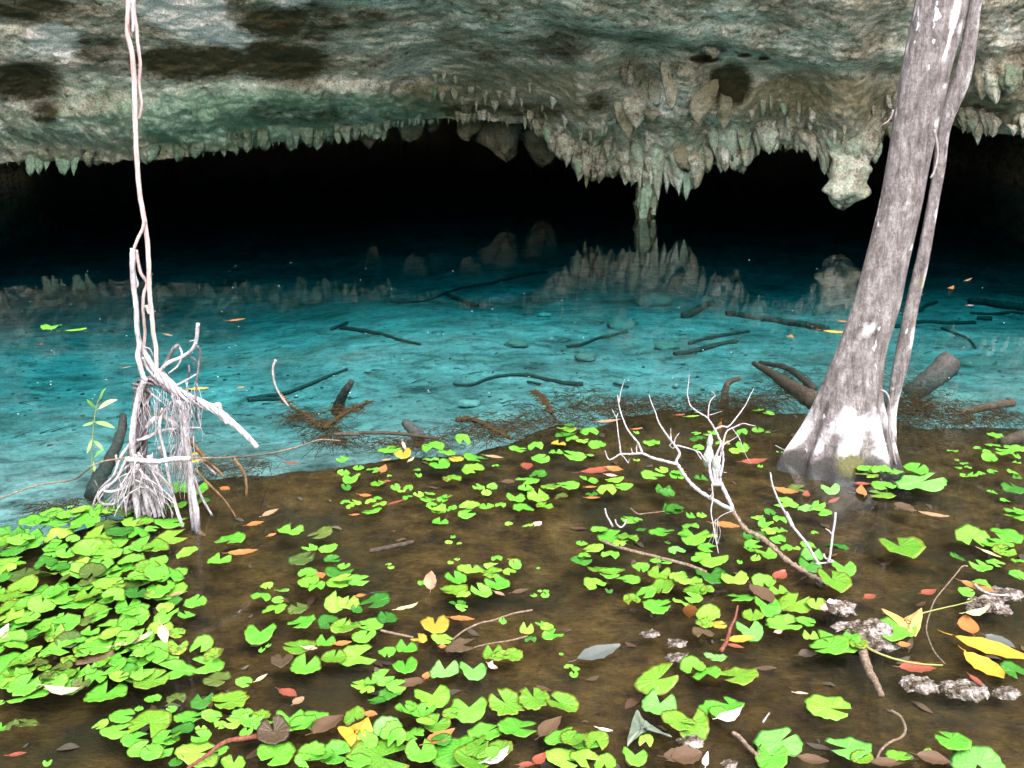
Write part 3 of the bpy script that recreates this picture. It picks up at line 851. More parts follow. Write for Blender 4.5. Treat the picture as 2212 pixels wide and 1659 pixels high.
braid('twisted_stump', [(905,850),(895,960),(885,1100),(872,1250),(858,1400),(845,1530),(838,1640)], 12, .034, .046, .0095, .012, 1.7, ROOTD, d=RD + .06)
core = MB(); core.tube(smooth_path(R4([(905,860),(890,1050),(872,1250),(845,1500),(836,1660)], RD + .09), 5), .032, .044, 12, .1)
core.build('stump_core', ROOTB, clump)
for pts, r0, r1, m_ in (
    ([(915,800),(885,880),(850,1040),(838,1180),(845,1300),(855,1450),(868,1600),(880,1680),(898,1760)], .020, .022, ROOTW),
    ([(925,800),(935,850),(960,880),(935,930),(910,960)], .011, .010, ROOTW),
    ([(930,1095),(975,1045),(1035,1030),(1100,1068),(1160,1135)], .020, .020, ROOTW),
    ([(1160,1135),(1235,1215),(1300,1290)], .019, .014, ROOTB),
    ([(855,1190),(940,1150),(1050,1110),(1180,1100),(1275,1098)], .011, .008, ROOTW),
    ([(1045,1105),(1090,1130),(1180,1115),(1250,1100)], .006, .005, ROOTW),
    ([(860,1180),(960,1150),(1010,1085),(1035,1010),(1045,965)], .010, .007, ROOTW),
    ([(1110,920),(1150,1000),(1160,1150),(1175,1290),(1195,1450),(1225,1640),(1240,1760)], .014, .020, ROOTW),
    ([(1130,930),(1168,1000),(1180,1150),(1195,1290),(1215,1450),(1245,1640),(1250,1760)], .016, .022, ROOTW),
    ([(1150,940),(1150,1050),(1190,1200),(1200,1400),(1210,1560),(1228,1740)], .010, .018, ROOTW),
    ([(1240,1730),(1290,1780),(1360,1800),(1400,1822)], .020, .004, ROOTB),
    ([(1235,1730),(1230,1790),(1215,1850)], .016, .005, ROOTB),
    ([(1225,1730),(1190,1800),(1160,1840)], .012, .004, ROOTB),
    ([(1030,970),(1010,1100),(1042,1250),(1068,1400),(1105,1560),(1135,1660),(1158,1725)], .010, .013, ROOTW),
    ([(1008,1218),(1042,1285)], .013, .012, ROOTW),
    ([(840,1180),(765,1285),(720,1400),(640,1480),(600,1560),(580,1640)], .012, .006, ROOTW),
    ([(700,1445),(625,1520),(645,1575),(720,1580),(775,1530),(760,1450)], .010, .009, ROOTW),
    ([(690,1475),(640,1500),(720,1440),(800,1350),(855,1320)], .010, .010, ROOTW),
    ([(735,1270),(752,1400),(790,1500),(830,1525),(890,1525)], .008, .007, ROOTW),
    ([(745,1480),(728,1560),(715,1650)], .007, .005, ROOTW),
    ([(770,1450),(790,1560),(800,1640)], .008, .006, ROOTW),
    ([(800,1300),(740,1420),(660,1490),(720,1500),(810,1470),(850,1450)], .011, .010, ROOTW),
    ([(1235,1355),(1300,1430),(1400,1530),(1455,1600),(1495,1665)], .009, .006, ROOTB),
    ([(1480,1290),(1535,1360),(1560,1440),(1562,1530)], .012, .009, ROOTB),
    ([(1225,1400),(1280,1540),(1345,1655)], .011, .007, ROOTW),
    ([(1275,1305),(1320,1350),(1370,1395)], .012, .010, ROOTD),
    ([(1290,1300),(1360,1350),(1420,1410)], .012, .009, ROOTB),
    ([(600,1600),(640,1530),(600,1430)], .006, .004, ROOTD),
    ([(925,985),(1000,1020),(1045,965)], .005, .004, ROOTB),
    ([(960,880),(1000,915),(1045,945)], .004, .004, ROOTW),
    ([(1180,1090),(1195,1300),(1185,1420)], .005, .004, ROOTW)):
    strand('root', pts, r0, r1, m_, d=RD + random.uniform(-.06, .04))
# the foot of thick pale roots
foot = MB()
for k, (pts, r0, r1) in enumerate((([(865,1330),(900,1440),(925,1560),(950,1660)], .014, .012), ([(870,1350),(950,1470),(990,1580),(1015,1660)], .012, .009),
                    ([(850,1350),(868,1480),(900,1580),(920,1650)], .016, .014), ([(880,1380),(930,1500),(975,1620),(985,1665)], .012, .010),
                    ([(860,1400),(960,1440),(985,1490),(900,1500)], .022, .018), ([(980,1330),(1010,1430),(1040,1560)], .020, .010), ([(945,1270),(985,1400),(1020,1500),(1030,1600)], .016, .010))):
    foot.tube(smooth_path(R4(pts, RD - .03 + .02 * (k % 3), .02), 6), r0, r1, 9, .2)
foot.build('root_foot', ROOTW, clump)
fan = MB()
for k in range(44):
    x0 = random.uniform(835, 900); y0 = random.uniform(1230, 1480)
    x1 = random.choice([random.uniform(600, 830), random.uniform(860, 1120)]); y1 = random.uniform(1520, 1690)
    fan.tube(smooth_path(R4([(x0, y0), (x0*.6 + x1*.4 + random.uniform(-30, 30), y0*.65 + y1*.35 - 25), (x0*.15 + x1*.85, y0*.3 + y1*.7), (x1, y1)], RD + random.uniform(-.16, .10), .02), 5), random.uniform(.003, .0065), random.uniform(.0015, .0035), 6, .3)
fan.build('root_fan', ROOTW, clump)
hair = MB()
for k in range(230):
    x0, y0 = random.choice([(random.uniform(880,1250), random.uniform(800,1000)), (random.uniform(820,1030), random.uniform(1250,1500)), (random.uniform(1080,1230), random.uniform(900,1300))])
    L_ = random.uniform(60, 330)
    pts = [(x0, y0)]
    for j in range(4):
        pts.append((pts[-1][0] + random.uniform(-22, 26), pts[-1][1] + L_ / 4))
    pts = [(x, min(y, 1665)) for x, y in pts]
    hair.tube(smooth_path(R4(pts, RD + random.uniform(-.09, .09)), 3), .0018, .0012, 4, 0)
tag(hair.build('fine_roots', ROOTW, clump), kind='stuff')

# ================================================================== LEAVES
def leaf_mesh(name, mat, L, Wd, curl=.1, fold=.15, twist=0.0, tip=1.0, hole=None, n=12, m=7, side=0.0):
    """one blade: midrib along +X, folded along it, curled along its length"""
    v, uv = [], []
    for i in range(n + 1):
        t = i / n
        w = Wd * .5 * (math.sin(math.pi * min(1, t ** .85)) ** (.75 if tip < 1 else 1.0)) + .0008
        if t > .93 and tip >= 1: w *= .7
        x = (t - .5) * L
        a = curl * 2.6 * (t - .5)
        z0 = curl * L * ((t - .5) ** 2) * 2.0
        for j in range(m):
            s = (j / (m - 1)) * 2 - 1
            yv = s * w * (1 + .05 * math.sin(i * 2.3 + j))
            z = z0 + fold * abs(s) * w * 1.2 + side * s * w + twist * s * (t - .5) * Wd + .02 * Wd * math.sin(i * 1.9 + j * 2.1)
            v.append((x, yv + .06 * L * math.sin(t * 2.4), z))
    f = grid_faces(n + 1, m)
    # stalk
    b = MB(); b.v = [np.array(p) for p in v]; b.f = list(f); b.m = [0] * len(f)
    p0 = np.array(v[m // 2]); b.tube([p0 + (.004, 0, .0005), p0 + (-L * .10, -L * .02, .002), p0 + (-L * .2, .0, .003)], .0016, .0011, 5, 0)
    return mesh(name, b.v, b.f, mat, face_mat=b.m)
LM = dict(
    orange=leaf_mat('orange_leaf', (.20, .06, .016, 1), (.32, .13, .04, 1)),
    yellow=leaf_mat('yellow_leaf', (.34, .165, .012, 1), (.42, .24, .03, 1), (.13, .05, .01, 1), .8, .70),
    red=leaf_mat('red_leaf', (.12, .025, .014, 1), (.21, .055, .032, 1)),
    brown=leaf_mat('brown_leaf', (.045, .025, .013, 1), (.09, .052, .029, 1)),
    tan=leaf_mat('tan_leaf', (.15, .088, .05, 1), (.25, .16, .095, 1)),
    grey=leaf_mat('grey_leaf', (.045, .050, .046, 1), (.10, .108, .10, 1), (.05, .05, .05, 1)),
    pink=leaf_mat('pink_leaf', (.30, .16, .125, 1), (.42, .28, .23, 1)),
    cream=leaf_mat('cream_leaf', (.27, .25, .09, 1), (.40, .37, .21, 1), (.35, .25, .10, 1)),
    green=leaf_mat('green_leaf', (.07, .20, .012, 1), (.13, .28, .025, 1), (.3, .3, .04, 1), .6),
    white=leaf_mat('white_petal', (.40, .33, .31, 1), (.55, .50, .48, 1), (.6, .4, .38, 1), .5, .74),
    dark=leaf_mat('dark_leaf', (.03, .022, .016, 1), (.07, .05, .035, 1)),
    palegreen=leaf_mat('faded_leaf', (.06, .085, .06, 1), (.15, .18, .14, 1), (.14, .14, .09, 1), .7, .58),
)
def Z(q, x, y):
    ox, oy = {1:(0,0),2:(730.5,0),3:(1458,0),4:(0,550),5:(730.5,550),6:(1458,550),7:(0,1093.4),8:(730.5,1093.4),9:(1458,1093.4)}[q]
    return ox + x * .3409, oy + y * .3409
LEAVES = [
 # quarter, x, y, length in zoom px, heading in the picture (deg), width ratio, kind, z, curl, label, extra
 (4,1505,418,95,8,.34,'orange',.004,.10,'small orange leaf floating on the dark pool right of the hanging vine'),
 (4,1060,512,72,-8,.24,'tan',.004,.1,'thin tan leaf floating on the pool just right of the hanging vine'),
 (4,1780,502,22,0,.5,'orange',.004,.1,'tiny orange fleck floating on the pool beside the upright white twig'),
 (4,1255,857,120,5,.26,'yellow',.004,.1,'yellow leaf floating behind the braided root'),
 (4,1530,845,44,8,.4,'orange',.004,.1,'small orange leaf floating beyond the tip of the braided root'),
 (4,805,717,52,22,.25,'tan',.004,.1,'thin tan leaf floating left of the knot of roots'),
 (4,262,570,28,0,.5,'red',.004,.1,'tiny red petal floating at the far left of the pool'),
 (4,470,485,118,8,.24,'green',.004,.12,'narrow green leaf floating on the dark pool at far left'),
 (4,1790,942,75,-12,.5,'orange',.03,.35,'curled orange leaf caught at the foot of the upright white twig'),
 (4,1240,1268,62,8,.4,'yellow',.16,.2,'yellow leaf caught on the twig behind the hanging roots'),
 (4,1160,1330,100,20,.32,'orange',.17,.2,'long orange leaf caught under the twig at the hanging roots'),
 (4,1245,1315,70,15,.4,'yellow',.15,.2,'amber leaf caught right of the bright hanging roots'),
 (4,1845,1328,110,-8,.24,'red',-.03,.1,'slim red leaf sunk in the brown shallows right of the roots'),
 (4,1425,1490,62,-10,.65,'orange',-.03,.1,'rounded orange leaf sunk near the brown root arch'),
 (4,1720,1640,95,25,.4,'tan',.004,.1,'tan leaf floating in the shallows right of the roots'),
 (6,990,495,120,-5,.36,'yellow',.006,.15,'bright yellow leaf floating on the pool left of the tree trunk'),
 (6,1048,488,45,-10,.4,'red',.008,.2,'red leaf tip beside the bright yellow leaf at the trunk'),
 (6,735,525,62,30,.5,'orange',.004,.2,'small orange leaf floating left of the bright yellow leaf'),
 (6,1065,427,58,-4,.32,'orange',.004,.1,'small amber leaf floating just behind the bright yellow leaf'),
 (6,1862,165,85,10,.18,'tan',.004,.1,'thin tan leaf floating farthest back right of the trunk'),
 (6,1755,220,90,14,.28,'orange',.004,.2,'orange leaf floating on the far pool right of the trunk'),
 (6,1870,325,38,0,.4,'pink',.004,.1,'tiny pink leaf on the sunken log at the far right'),
 (6,510,1322,175,4,.34,'red',.006,.22,'large red brown leaf floating between the white branch and the trunk'),
 (6,1190,1508,110,55,.4,'orange',.006,.2,'orange leaf among pads in front of the tree foot'),
 (6,1185,1458,100,-5,.3,'red',.004,.1,'red leaf lying at the back of the pads in front of the tree'),
 (6,700,1508,135,-12,.42,'orange',.005,.25,'orange brown leaf behind the slanting white twig'),
 (6,838,1525,65,45,.5,'red',.006,.2,'small red leaf right of the dark pad near the slanting twig'),
 (6,1010,1565,100,18,.25,'red',-.02,.1,'slim sunken red leaf in the reflection of the trunk'),
 (6,1448,1612,105,-62,.68,'brown',-.02,.1,'broad brown leaf sunk right of the trunk reflection'),
 (6,1635,1655,0,0,.2,'tan',.004,.1,None),
 (9,1630,62,160,-12,.22,'tan',.005,.15,'long pale orange leaf floating right of the trunk reflection'),
 (6,765,1155,70,80,.5,'brown',-.02,.1,'brown leaf sunk at the left foot of the tree'),
 (6,205,1190,100,-60,.26,'orange',.10,.15,'orange leaf caught upright in the white dead branch'),
 (6,330,1195,60,40,.3,'red',.02,.1,'small red leaf behind the white dead branch'),
 (6,110,1030,95,5,.22,'green',.004,.1,'slim yellow green leaf at the weedy edge behind the white branch'),
 (6,30,1020,70,5,.3,'red',.004,.1,'red leaf at the weedy pool edge behind the white branch'),
 (5,1660,1378,260,8,.26,'red',.004,.12,'long red brown leaf floating left of the white dead branch'),
 (5,1755,1368,110,-10,.5,'orange',.010,.2,'orange leaf lying over the long red brown leaf'),
 (5,1735,1405,80,-5,.4,'pink',.008,.15,'pink leaf under the long red brown leaf'),
 (5,1890,1110,80,6,.24,'orange',.006,.15,'slim orange leaf floating behind the white dead branch'),
 (5,1715,1062,170,8,.2,'tan',.004,.1,'long tan leaf at the weedy edge left of the white branch'),
 (5,1605,1478,80,0,.28,'orange',.004,.1,'orange brown leaf peeping out left of the bright pads'),
 (5,1620,1546,100,0,.24,'orange',.004,.1,'second orange brown leaf below the one left of the bright pads'),
 (5,985,1288,120,-10,.24,'tan',.004,.1,'slim tan leaf at the right of the front middle pad cluster'),
 (5,1190,1345,70,-70,.8,'red',-.02,.05,'rounded purple red leaf sunk in the brown shallows'),
 (5,1080,1445,100,0,.42,'brown',-.01,.05,'dull grey brown leaf left of the big pad cluster'),
 (5,415,1240,70,-35,.4,'pink',.012,.2,'pale pink leaf standing on the pads at the pool edge'),
 (5,465,1305,55,40,.36,'cream',.005,.15,'small cream leaf right of the olive pad at the pool edge'),
 (5,305,1305,70,5,.3,'tan',.004,.1,'small tan leaf left of the olive pad at the pool edge'),
 (5,290,1365,85,70,.5,'orange',.008,.15,'orange brown leaf leaning on pads near the pool edge'),
 (5,170,1532,80,-5,.45,'orange',.012,.2,'orange leaf lying on a green pad in the middle shallows'),
 (5,310,1440,50,0,.45,'red',.004,.1,'small red leaf between pads in the middle shallows'),
 (5,370,1575,110,14,.2,'red',-.01,.1,'slim purple leaf sunk between middle pad clusters'),
 (5,110,1652,60,5,.3,'orange',.004,.1,'flat orange leaf tip below the middle pads'),
 (8,1268,117,55,35,.7,'pink',.004,.1,'rounded pink petal floating in open brown water'),
 (8,593,510,115,88,.68,'tan',.02,.15,'tan rounded leaf standing upright with dark dots'),
 (8,410,655,95,18,.3,'cream',.006,.2,'cream striped leaf, left half of a split pair'),
 (8,468,640,85,25,.3,'cream',.008,.2,'cream striped leaf, right half of a split pair'),
 (8,145,572,65,5,.5,'orange',.006,.15,'orange leaf beside the lime pad cluster'),
 (8,785,722,160,-6,.28,'orange',-.015,.1,'sunken orange brown leaf in the middle of the brown water'),
 (8,1155,545,110,10,.3,'brown',-.02,.1,'brown leaf sunk near the tiny yellow pads'),
 (8,1022,560,70,-25,.32,'tan',.004,.1,'small tan leaf right of the front central pad cluster'),
 (8,1655,947,290,14,.36,'grey',.008,.12,'large slate grey leaf floating alone in brown water'),
 (8,665,895,48,0,.8,'orange',.012,.2,'small bright orange leaf against the brown split pad'),
 (8,560,1082,55,70,.6,'orange',.012,.2,'curled orange bud left of the big heart pad'),
 (8,980,1045,70,-30,.4,'pink',.012,.3,'curled pale leaf right of the paired heart pads'),
 (8,970,1003,40,60,.5,'white',.015,.2,'white petal on the edge of the right heart pad'),
 (8,470,1130,200,10,.34,'brown',.003,.1,'dull brown leaf below the bright pads at left of centre'),
 (8,650,1480,190,25,.42,'orange',.006,.2,'orange brown leaf lying between pads at the bottom'),
 (8,1350,1410,190,38,.42,'brown',.012,.1,'brown leaf tilted up at the bottom beside pads'),
 (8,205,1325,85,-10,.5,'orange',.01,.2,'orange leaf above the folded yellow pad'),
 (8,1280,1612,90,40,.6,'red',.012,.25,'dark red leaf at the bottom edge'),
 (8,1200,1645,110,5,.3,'red',.008,.15,'rosy leaf at the bottom edge left of the dark red leaf'),
 (8,1040,1600,110,35,.35,'white',.014,.3,'white petal at the bottom edge, upper one'),
 (8,1000,1640,150,15,.3,'white',.012,.3,'white petal at the bottom edge, lower one'),
 (8,2160,1600,190,0,.5,'brown',.008,.1,'large brown leaf at the bottom beside white petals'),
 (8,1690,1425,90,-12,.24,'white',.012,.2,'pale dry leaf tip on the pads at bottom right of centre'),
 (7,1030,855,120,-50,.5,'pink',.02,.35,'pink curled leaf standing on the left raft of pads'),
 (7,850,868,190,22,.26,'cream',.02,.2,'dry yellow blotched leaf beside the pink curled leaf'),
 (7,410,1205,230,-4,.24,'pink',.02,.4,'cream pink curled leaf at the lower edge of the left raft'),
 (7,10,850,120,75,.5,'pink',.02,.3,'cream pink leaf at the left picture edge'),
 (7,1550,300,190,4,.26,'orange',.004,.12,'orange leaf floating right of the pads by the roots'),
 (7,1620,118,100,10,.5,'orange',-.01,.1,'dull orange leaf sunk right of the root foot'),
 (7,1725,188,50,20,.5,'orange',.006,.15,'small orange leaf left of the green heart pad'),
 (7,2030,445,60,-40,.7,'orange',.010,.15,'orange leaf tucked among pads'),
 (7,1140,560,100,18,.28,'tan',.004,.1,'tan leaf at the right edge of the left raft'),
 (7,1820,1190,130,-20,.42,'red',-.02,.1,'red leaf sunk in brown water left of centre'),
 (7,1895,1240,65,40,.7,'tan',-.02,.1,'small grey leaf sunk beside the sunken red leaf'),
 (7,1965,908,90,-8,.4,'pink',.012,.2,'pink petal lying on a speckled pad'),
 (7,2170,880,110,5,.4,'orange',.010,.2,'orange leaf lying behind a speckled pad'),
 (7,2090,1390,200,30,.5,'brown',.008,.1,'reddish brown leaf at the left of the folded yellow pad'),
 (7,1660,1095,70,35,.3,'cream',.004,.15,'small cream leaf floating left of the brown folded pad'),
 (7,110,1580,90,8,.3,'red',-.01,.1,'red brown leaf sunk near the bottom left corner'),
 (9,320,132,160,-10,.42,'orange',.008,.15,'orange brown leaf with a dark hole lying behind the main branch'),
 (9,672,450,100,28,.6,'red',.008,.2,'bright red brown leaf beside the foot of the branch'),
 (9,545,565,150,-55,.6,'brown',.014,.1,'grey brown leaf wedged among the right pads'),
 (9,100,722,140,-82,.6,'orange',.012,.1,'pinkish orange leaf with a dark hole, upright by the pads'),
 (9,420,855,185,5,.30,'yellow',.008,.15,'amber leaf floating at the foot of the red twig'),
 (9,382,895,100,-12,.3,'red',.006,.1,'small red leaf under the amber leaf'),
 (9,1610,555,110,10,.42,'red',.006,.2,'red brown leaf at the foot of the curved pale twig'),
 (9,1238,580,85,10,.5,'red',-.01,.1,'dark red leaf sunk left of the curved pale twig'),
 (9,1545,1038,210,-4,.42,'red',-.005,.08,'faded red leaf sunk below the yellow triangular pad'),
 (9,1868,765,130,60,.6,'orange',.01,.15,'orange leaf hanging below the rolled yellow leaf'),
 (9,1910,705,170,8,.26,'cream',.02,.35,'rolled dry yellow leaf at the right'),
 (9,1990,920,330,-22,.36,'yellow',.008,.12,'largest bright yellow leaf at the right edge of the water'),
 (9,1950,1028,180,-52,.6,'yellow',.006,.2,'yellow leaf with brown spots below the largest yellow leaf'),
 (9,1455,885,75,0,.55,'orange',.006,.2,'small orange leaf below the yellow triangular pad'),
 (9,1905,1110,70,-60,.36,'red',-.005,.1,'small red leaf sunk above the crusty stone at right'),
 (9,845,945,125,5,.5,'dark',-.02,.05,'dark round leaf sunk in the brown water'),
 (9,80,1600,190,10,.75,'brown',.008,.1,'broad brown leaf at the bottom under the white bud'),
 (9,870,1622,170,-12,.4,'brown',-.01,.2,'curled brown leaf sunk at the bottom'),
 (9,1350,1640,200,0,.3,'brown',.003,.1,'brown leaf half sunk at the bottom beside the round lime pad'),
 (9,1640,1615,170,-15,.5,'brown',.005,.1,'brown leaf under pads at the bottom right'),
 (9,350,1365,190,20,.34,'white',.02,.4,'white folded petal lying on a ragged pad'),
 (9,130,1528,85,-12,.45,'pink',.014,.2,'pale pink petal on the broad brown leaf'),
 (9,200,1640,90,60,.3,'white',.02,.3,'white dry leaf tip at the bottom edge'),
 (9,995,632,45,80,.9,'white',.09,.3,'white rounded petal on top of the crusty stone'),
 (9,950,670,60,50,.5,'pink',.02,.3,'pink cream petal beside the crusty stone'),
 (9,655,820,50,10,.7,'pink',.01,.3,'small pink petal beside the right pads'),
 (9,800,1190,80,-6,.2,'pink',-.005,.05,'thin pink sliver floating in brown water'),
 (9,1995,305,85,-30,.25,'cream',.006,.1,'thin cream leaf by the upper right pads'),
 (9,1500,880,120,40,.2,'dark',-.005,.1,'thin dark leaf below the yellow triangular pad'),
 (9,2060,870,120,-40,.6,'grey',-.02,.05,'grey leaf sunk above the largest yellow leaf'),
 (9,1930,530,150,-30,.4,'orange',.006,.1,'orange edged leaf under the pale pods at right'),
]
for i, e in enumerate(LEAVES):
    q_, x, y, L_, hd, wr, kd, z, curl, lab = e[:10]
    if not lab: continue
    px, py = Z(q_, x, y)
    p = P(px, py, max(z, -.05))
    fore = abs((p - EYE)[2]) / np.linalg.norm(p - EYE)
    sc = .3409 * np.linalg.norm(p - EYE) / FPX
    # heading on the water from its heading in the picture
    hx, hy = math.cos(math.radians(hd)), math.sin(math.radians(hd))
    upright = 'upright' in lab or 'standing' in lab
    if upright:
        L3 = L_ * sc; ang = 0 if abs(hx) < .5 else math.atan2(hy, hx)
    else:
        gx, gy = hx * L_ * sc, hy * L_ * sc / fore
        L3 = math.hypot(gx, gy); ang = math.atan2(gy, gx)
        L3 = min(L3, L_ * sc * 1.5)
    Wd = min(L_ * wr * sc * (1.35 if not upright else 1.0), L3 * .8)
    o = leaf_mesh('fallen_petal' if kd == 'white' or 'petal' in lab else 'fallen_leaf', LM[kd], L3, Wd, curl, .12 + .1 * random.random(), random.uniform(-.15, .15), tip=.5 if wr > .5 else 1.0)
    if upright:
        o.rotation_euler = (0, math.radians(-62) * (1 if hy >= 0 else -1), math.radians(80) if abs(hx) < .6 else ang)
        o.location = p + np.array([0, 0, L3 * .38])
        if 'caught upright' in lab: o.location = p + np.array([0, -.35, .22])
    else:
        o.rotation_euler = (random.uniform(-.05, .05), random.uniform(-.05, .05), ang)
        o.location = p + np.array([0, 0, .002 + (.012 if curl > .25 else 0)])
    tag(o, lab, 'petal' if o.name.startswith('fallen_petal') else 'leaf')

# ================================================================== BRANCHES, LOGS, STONES
DEADW = bark_mat('bleached_twig', ((.10, .08, .078, 1), (.25, .22, .225, 1), (.44, .41, .42, 1)), (40, 40, 14), .004)
TANW = bark_mat('tan_stick', ((.035, .022, .014, 1), (.13, .09, .062, 1), (.30, .24, .185, 1)), (40, 40, 40), .005)
LOGW = bark_mat('sunken_log', ((.008, .0075, .007, 1), (.028, .025, .022, 1), (.065, .058, .05, 1)), (20, 20, 8), .012)
REDW = bark_mat('red_twig', ((.05, .014, .010, 1), (.12, .038, .025, 1), (.22, .09, .06, 1)), (40, 40, 20), .004)
STEM = plain_mat('green_stem', (.10, .12, .03, 1), (.28, .26, .09, 1), 60, .6, .002)
ALGA = plain_mat('algae', (.006, .0045, .0015, 1), (.050, .028, .007, 1), 40, .95, .004)

branch = empty('dead_branch', P(1727, 1228))
tag(branch, 'white dead branch with many forked bare twigs leaning out of the shallows', 'branch')
def wat(px, py): return float(P(px, py)[1])
BD0 = wat(1727, 1228)
def BDn(y): return BD0 + .0016 * (1228 - y)
def bpts(pts, off=0.0): return [D(x, y, BDn(y) + off) for x, y in pts]
def bough(name, pts, r0, r1, off=0.0, mat=None, lump=.16):
    b = MB()
    b.tube(smooth_path(bpts(pts, off), 6), r0 * .78, r1 * .66, 8, lump * 1.8, seed=random.random() * 9)
    return b.build(name, mat or DEADW, branch)
bough('stem', [(1790,1262),(1765,1250),(1727,1228),(1703,1213),(1662,1175),(1640,1158),(1611,1144),(1590,1115),(1581,1100)], .017, .016, mat=TANW, lump=.3)
bough('stem', [(1583,1102),(1558,1090),(1533,1075),(1510,1060),(1492,1044),(1478,1026),(1468,1010),(1462,1001)], .014, .013)
bough('stem', [(1584,1102),(1572,1075),(1560,1050),(1549,1025),(1540,1003)], .014, .015, .02)
bough('twig', [(1463,1003),(1440,997),(1412,990),(1388,980),(1365,981),(1341,981),(1330,987),(1317,993),(1311,986),(1307,973)], .011, .0035)
bough('twig', [(1388,980),(1383,967),(1378,956),(1366,942),(1354,925),(1347,908),(1341,891),(1336,870),(1334,853)], .008, .0035)
bough('twig', [(1337,870),(1341,846),(1349,819)], .004, .0018)
bough('twig', [(1341,981),(1339,962),(1336,942),(1333,915),(1332,901),(1335,893)], .005, .0028)
bough('twig', [(1333,905),(1327,894),(1322,884)], .0035, .0022)
bough('twig', [(1341,981),(1350,990),(1357,1000),(1359,992)], .0035, .002)
bough('twig', [(1366,981),(1365,974),(1363,967)], .004, .0025); bough('twig', [(1376,980),(1375,968),(1376,960)], .004, .0025)
bough('twig', [(1463,1003),(1461,995),(1468,980),(1460,965),(1450,952),(1438,936),(1426,918),(1420,905),(1416,891),(1408,872),(1402,853)], .010, .003)
bough('twig', [(1450,952),(1449,938),(1449,925)], .004, .002)
bough('twig', [(1456,958),(1460,945),(1468,935)], .004, .0025)
bough('twig', [(1462,962),(1478,966),(1492,970),(1503,974),(1510,985),(1515,992)], .0055, .004)
bough('twig', [(1503,974),(1512,978),(1520,990),(1526,998)], .005, .005)
for k in range(5):
    a0 = random.uniform(0, 6)
    bough('twig', [(1453 + 5*math.cos(a0), 962 + 5*math.sin(a0)), (1453 + 7*math.cos(a0+1.2), 963 + 6*math.sin(a0+1.2)), (1453 + 5*math.cos(a0+2.4), 962 + 5*math.sin(a0+2.4))], .002, .002)
for dx in (0, 7, -8, 12):
    bough('stem', [(1548 + dx*.6, 1050),(1543 + dx, 1025),(1541 + dx, 1003),(1545 + dx*.9, 985)], .012, .009, .015 - abs(dx) * .001)
bough('twig', [(1540,1000),(1549,980),(1557,959),(1551,942),(1543,925),(1535,912),(1526,901),(1508,890),(1492,877),(1487,862),(1485,850),(1487,830),(1489,809)], .009, .0022, .02)
bough('twig', [(1530,905),(1530,890),(1533,870),(1539,860),(1545,855),(1541,848),(1536,845)], .005, .0018, .02)
bough('twig', [(1527,901),(1515,893),(1500,890)], .003, .0015, .02)
bough('twig', [(1532,897),(1545,893),(1560,888)], .003, .0015, .02)
bough('twig', [(1545,927),(1560,921),(1574,921),(1594,898),(1604,884),(1611,874),(1619,857),(1628,840)], .0065, .0025, .02)
bough('twig', [(1557,985),(1562,958),(1570,932),(1588,922),(1605,915),(1620,918),(1632,920)], .0075, .0025, .01)
bough('twig', [(1560,975),(1564,960),(1578,952),(1594,942)], .006, .002, .0)
bough('twig', [(1582,925),(1596,945),(1604,965),(1612,985),(1622,1000)], .0028, .0012, -.02)
bough('twig', [(1555,1030),(1562,1000),(1562,975)], .009, .006, -.01)
bough('twig', [(1563,1020),(1570,1021)], .003, .002, -.01)
bough('twig', [(1538,1050),(1540,1075),(1536,1104),(1541,1135),(1546,1165),(1552,1195)], .005, .0035, -.03)
bough('twig', [(1533,1075),(1539,1062),(1537,1045)], .004, .003, -.02)
bough('twig', [(1583,1103),(1560,1113),(1545,1125),(1535,1132)], .003, .0014, -.04)
for k in range(5):
    x = 1545 + random.uniform(-10, 14)
    bough('twig', [(x, 1120 + random.uniform(-10, 10)), (x + random.uniform(-8, 8), 1150), (x + random.uniform(-10, 10), 1175)], .0016, .001, -.03)
FLUF = plain_mat('pale_lichen', (.14, .165, .14, 1), (.34, .37, .335, 1), 90, .95, .01)
for (x, y, r, sq) in ((1530, 990, .034, (.8, .7, 1.7)), (1548, 1012, .030, (.8, .8, 1.6)), (1533, 958, .022, (.7, .6, 2.2))):
    v, f = blob(D(x, y, BDn(y) + .02), r, x * .01, sq, .5, 12, 16)
    o = mesh('lichen_tuft', v, f, FLUF); child(o, branch)

def twig_thing(name, label, cat, paths, mat, base=None):
    root = empty(name, base if base is not None else paths[0][0][-1])
    tag(root, label, cat)
    for pts, r0, r1 in paths:
        b = MB(); b.tube(smooth_path(pts, 5), r0, r1, 7, .14, seed=random.random() * 9)
        b.build('twig', mat, root)
    return root
def single_twig(name, label, cat, pts, r0, r1, mat):
    b = MB(); b.tube(smooth_path(pts, 6), r0, r1, 7, .16, seed=random.random() * 9)
    o = b.build(name, mat); tag(o, label, cat); return o
d0 = wat(1775, 1222)
lean = lambda pts, d, k=.0012: [D(x, y, d + k * (pts[-1][1] - y)) for x, y in pts]
twig_thing('dead_twig', 'forked pale dead twigs slanting out of the pads in front of the tree', 'twig',
    [(lean([(1664,1020),(1668,1045),(1676,1068),(1686,1090),(1697,1109),(1703,1122),(1710,1134),(1726,1154),(1741,1172),(1755,1196),(1770,1222)], d0), .004, .008),
     (lean([(1697,1106),(1703,1118),(1712,1137)], d0), .011, .010),
     (lean([(1805,1107),(1803,1130),(1799,1151),(1796,1178),(1792,1206),(1788,1214)], d0), .006, .006),
     (lean([(1783,1142),(1790,1146),(1797,1154)], d0), .003, .004),
     (lean([(1779,1196),(1784,1206),(1800,1213),(1760,1218)], d0), .005, .004)], DEADW, P(1775, 1222))
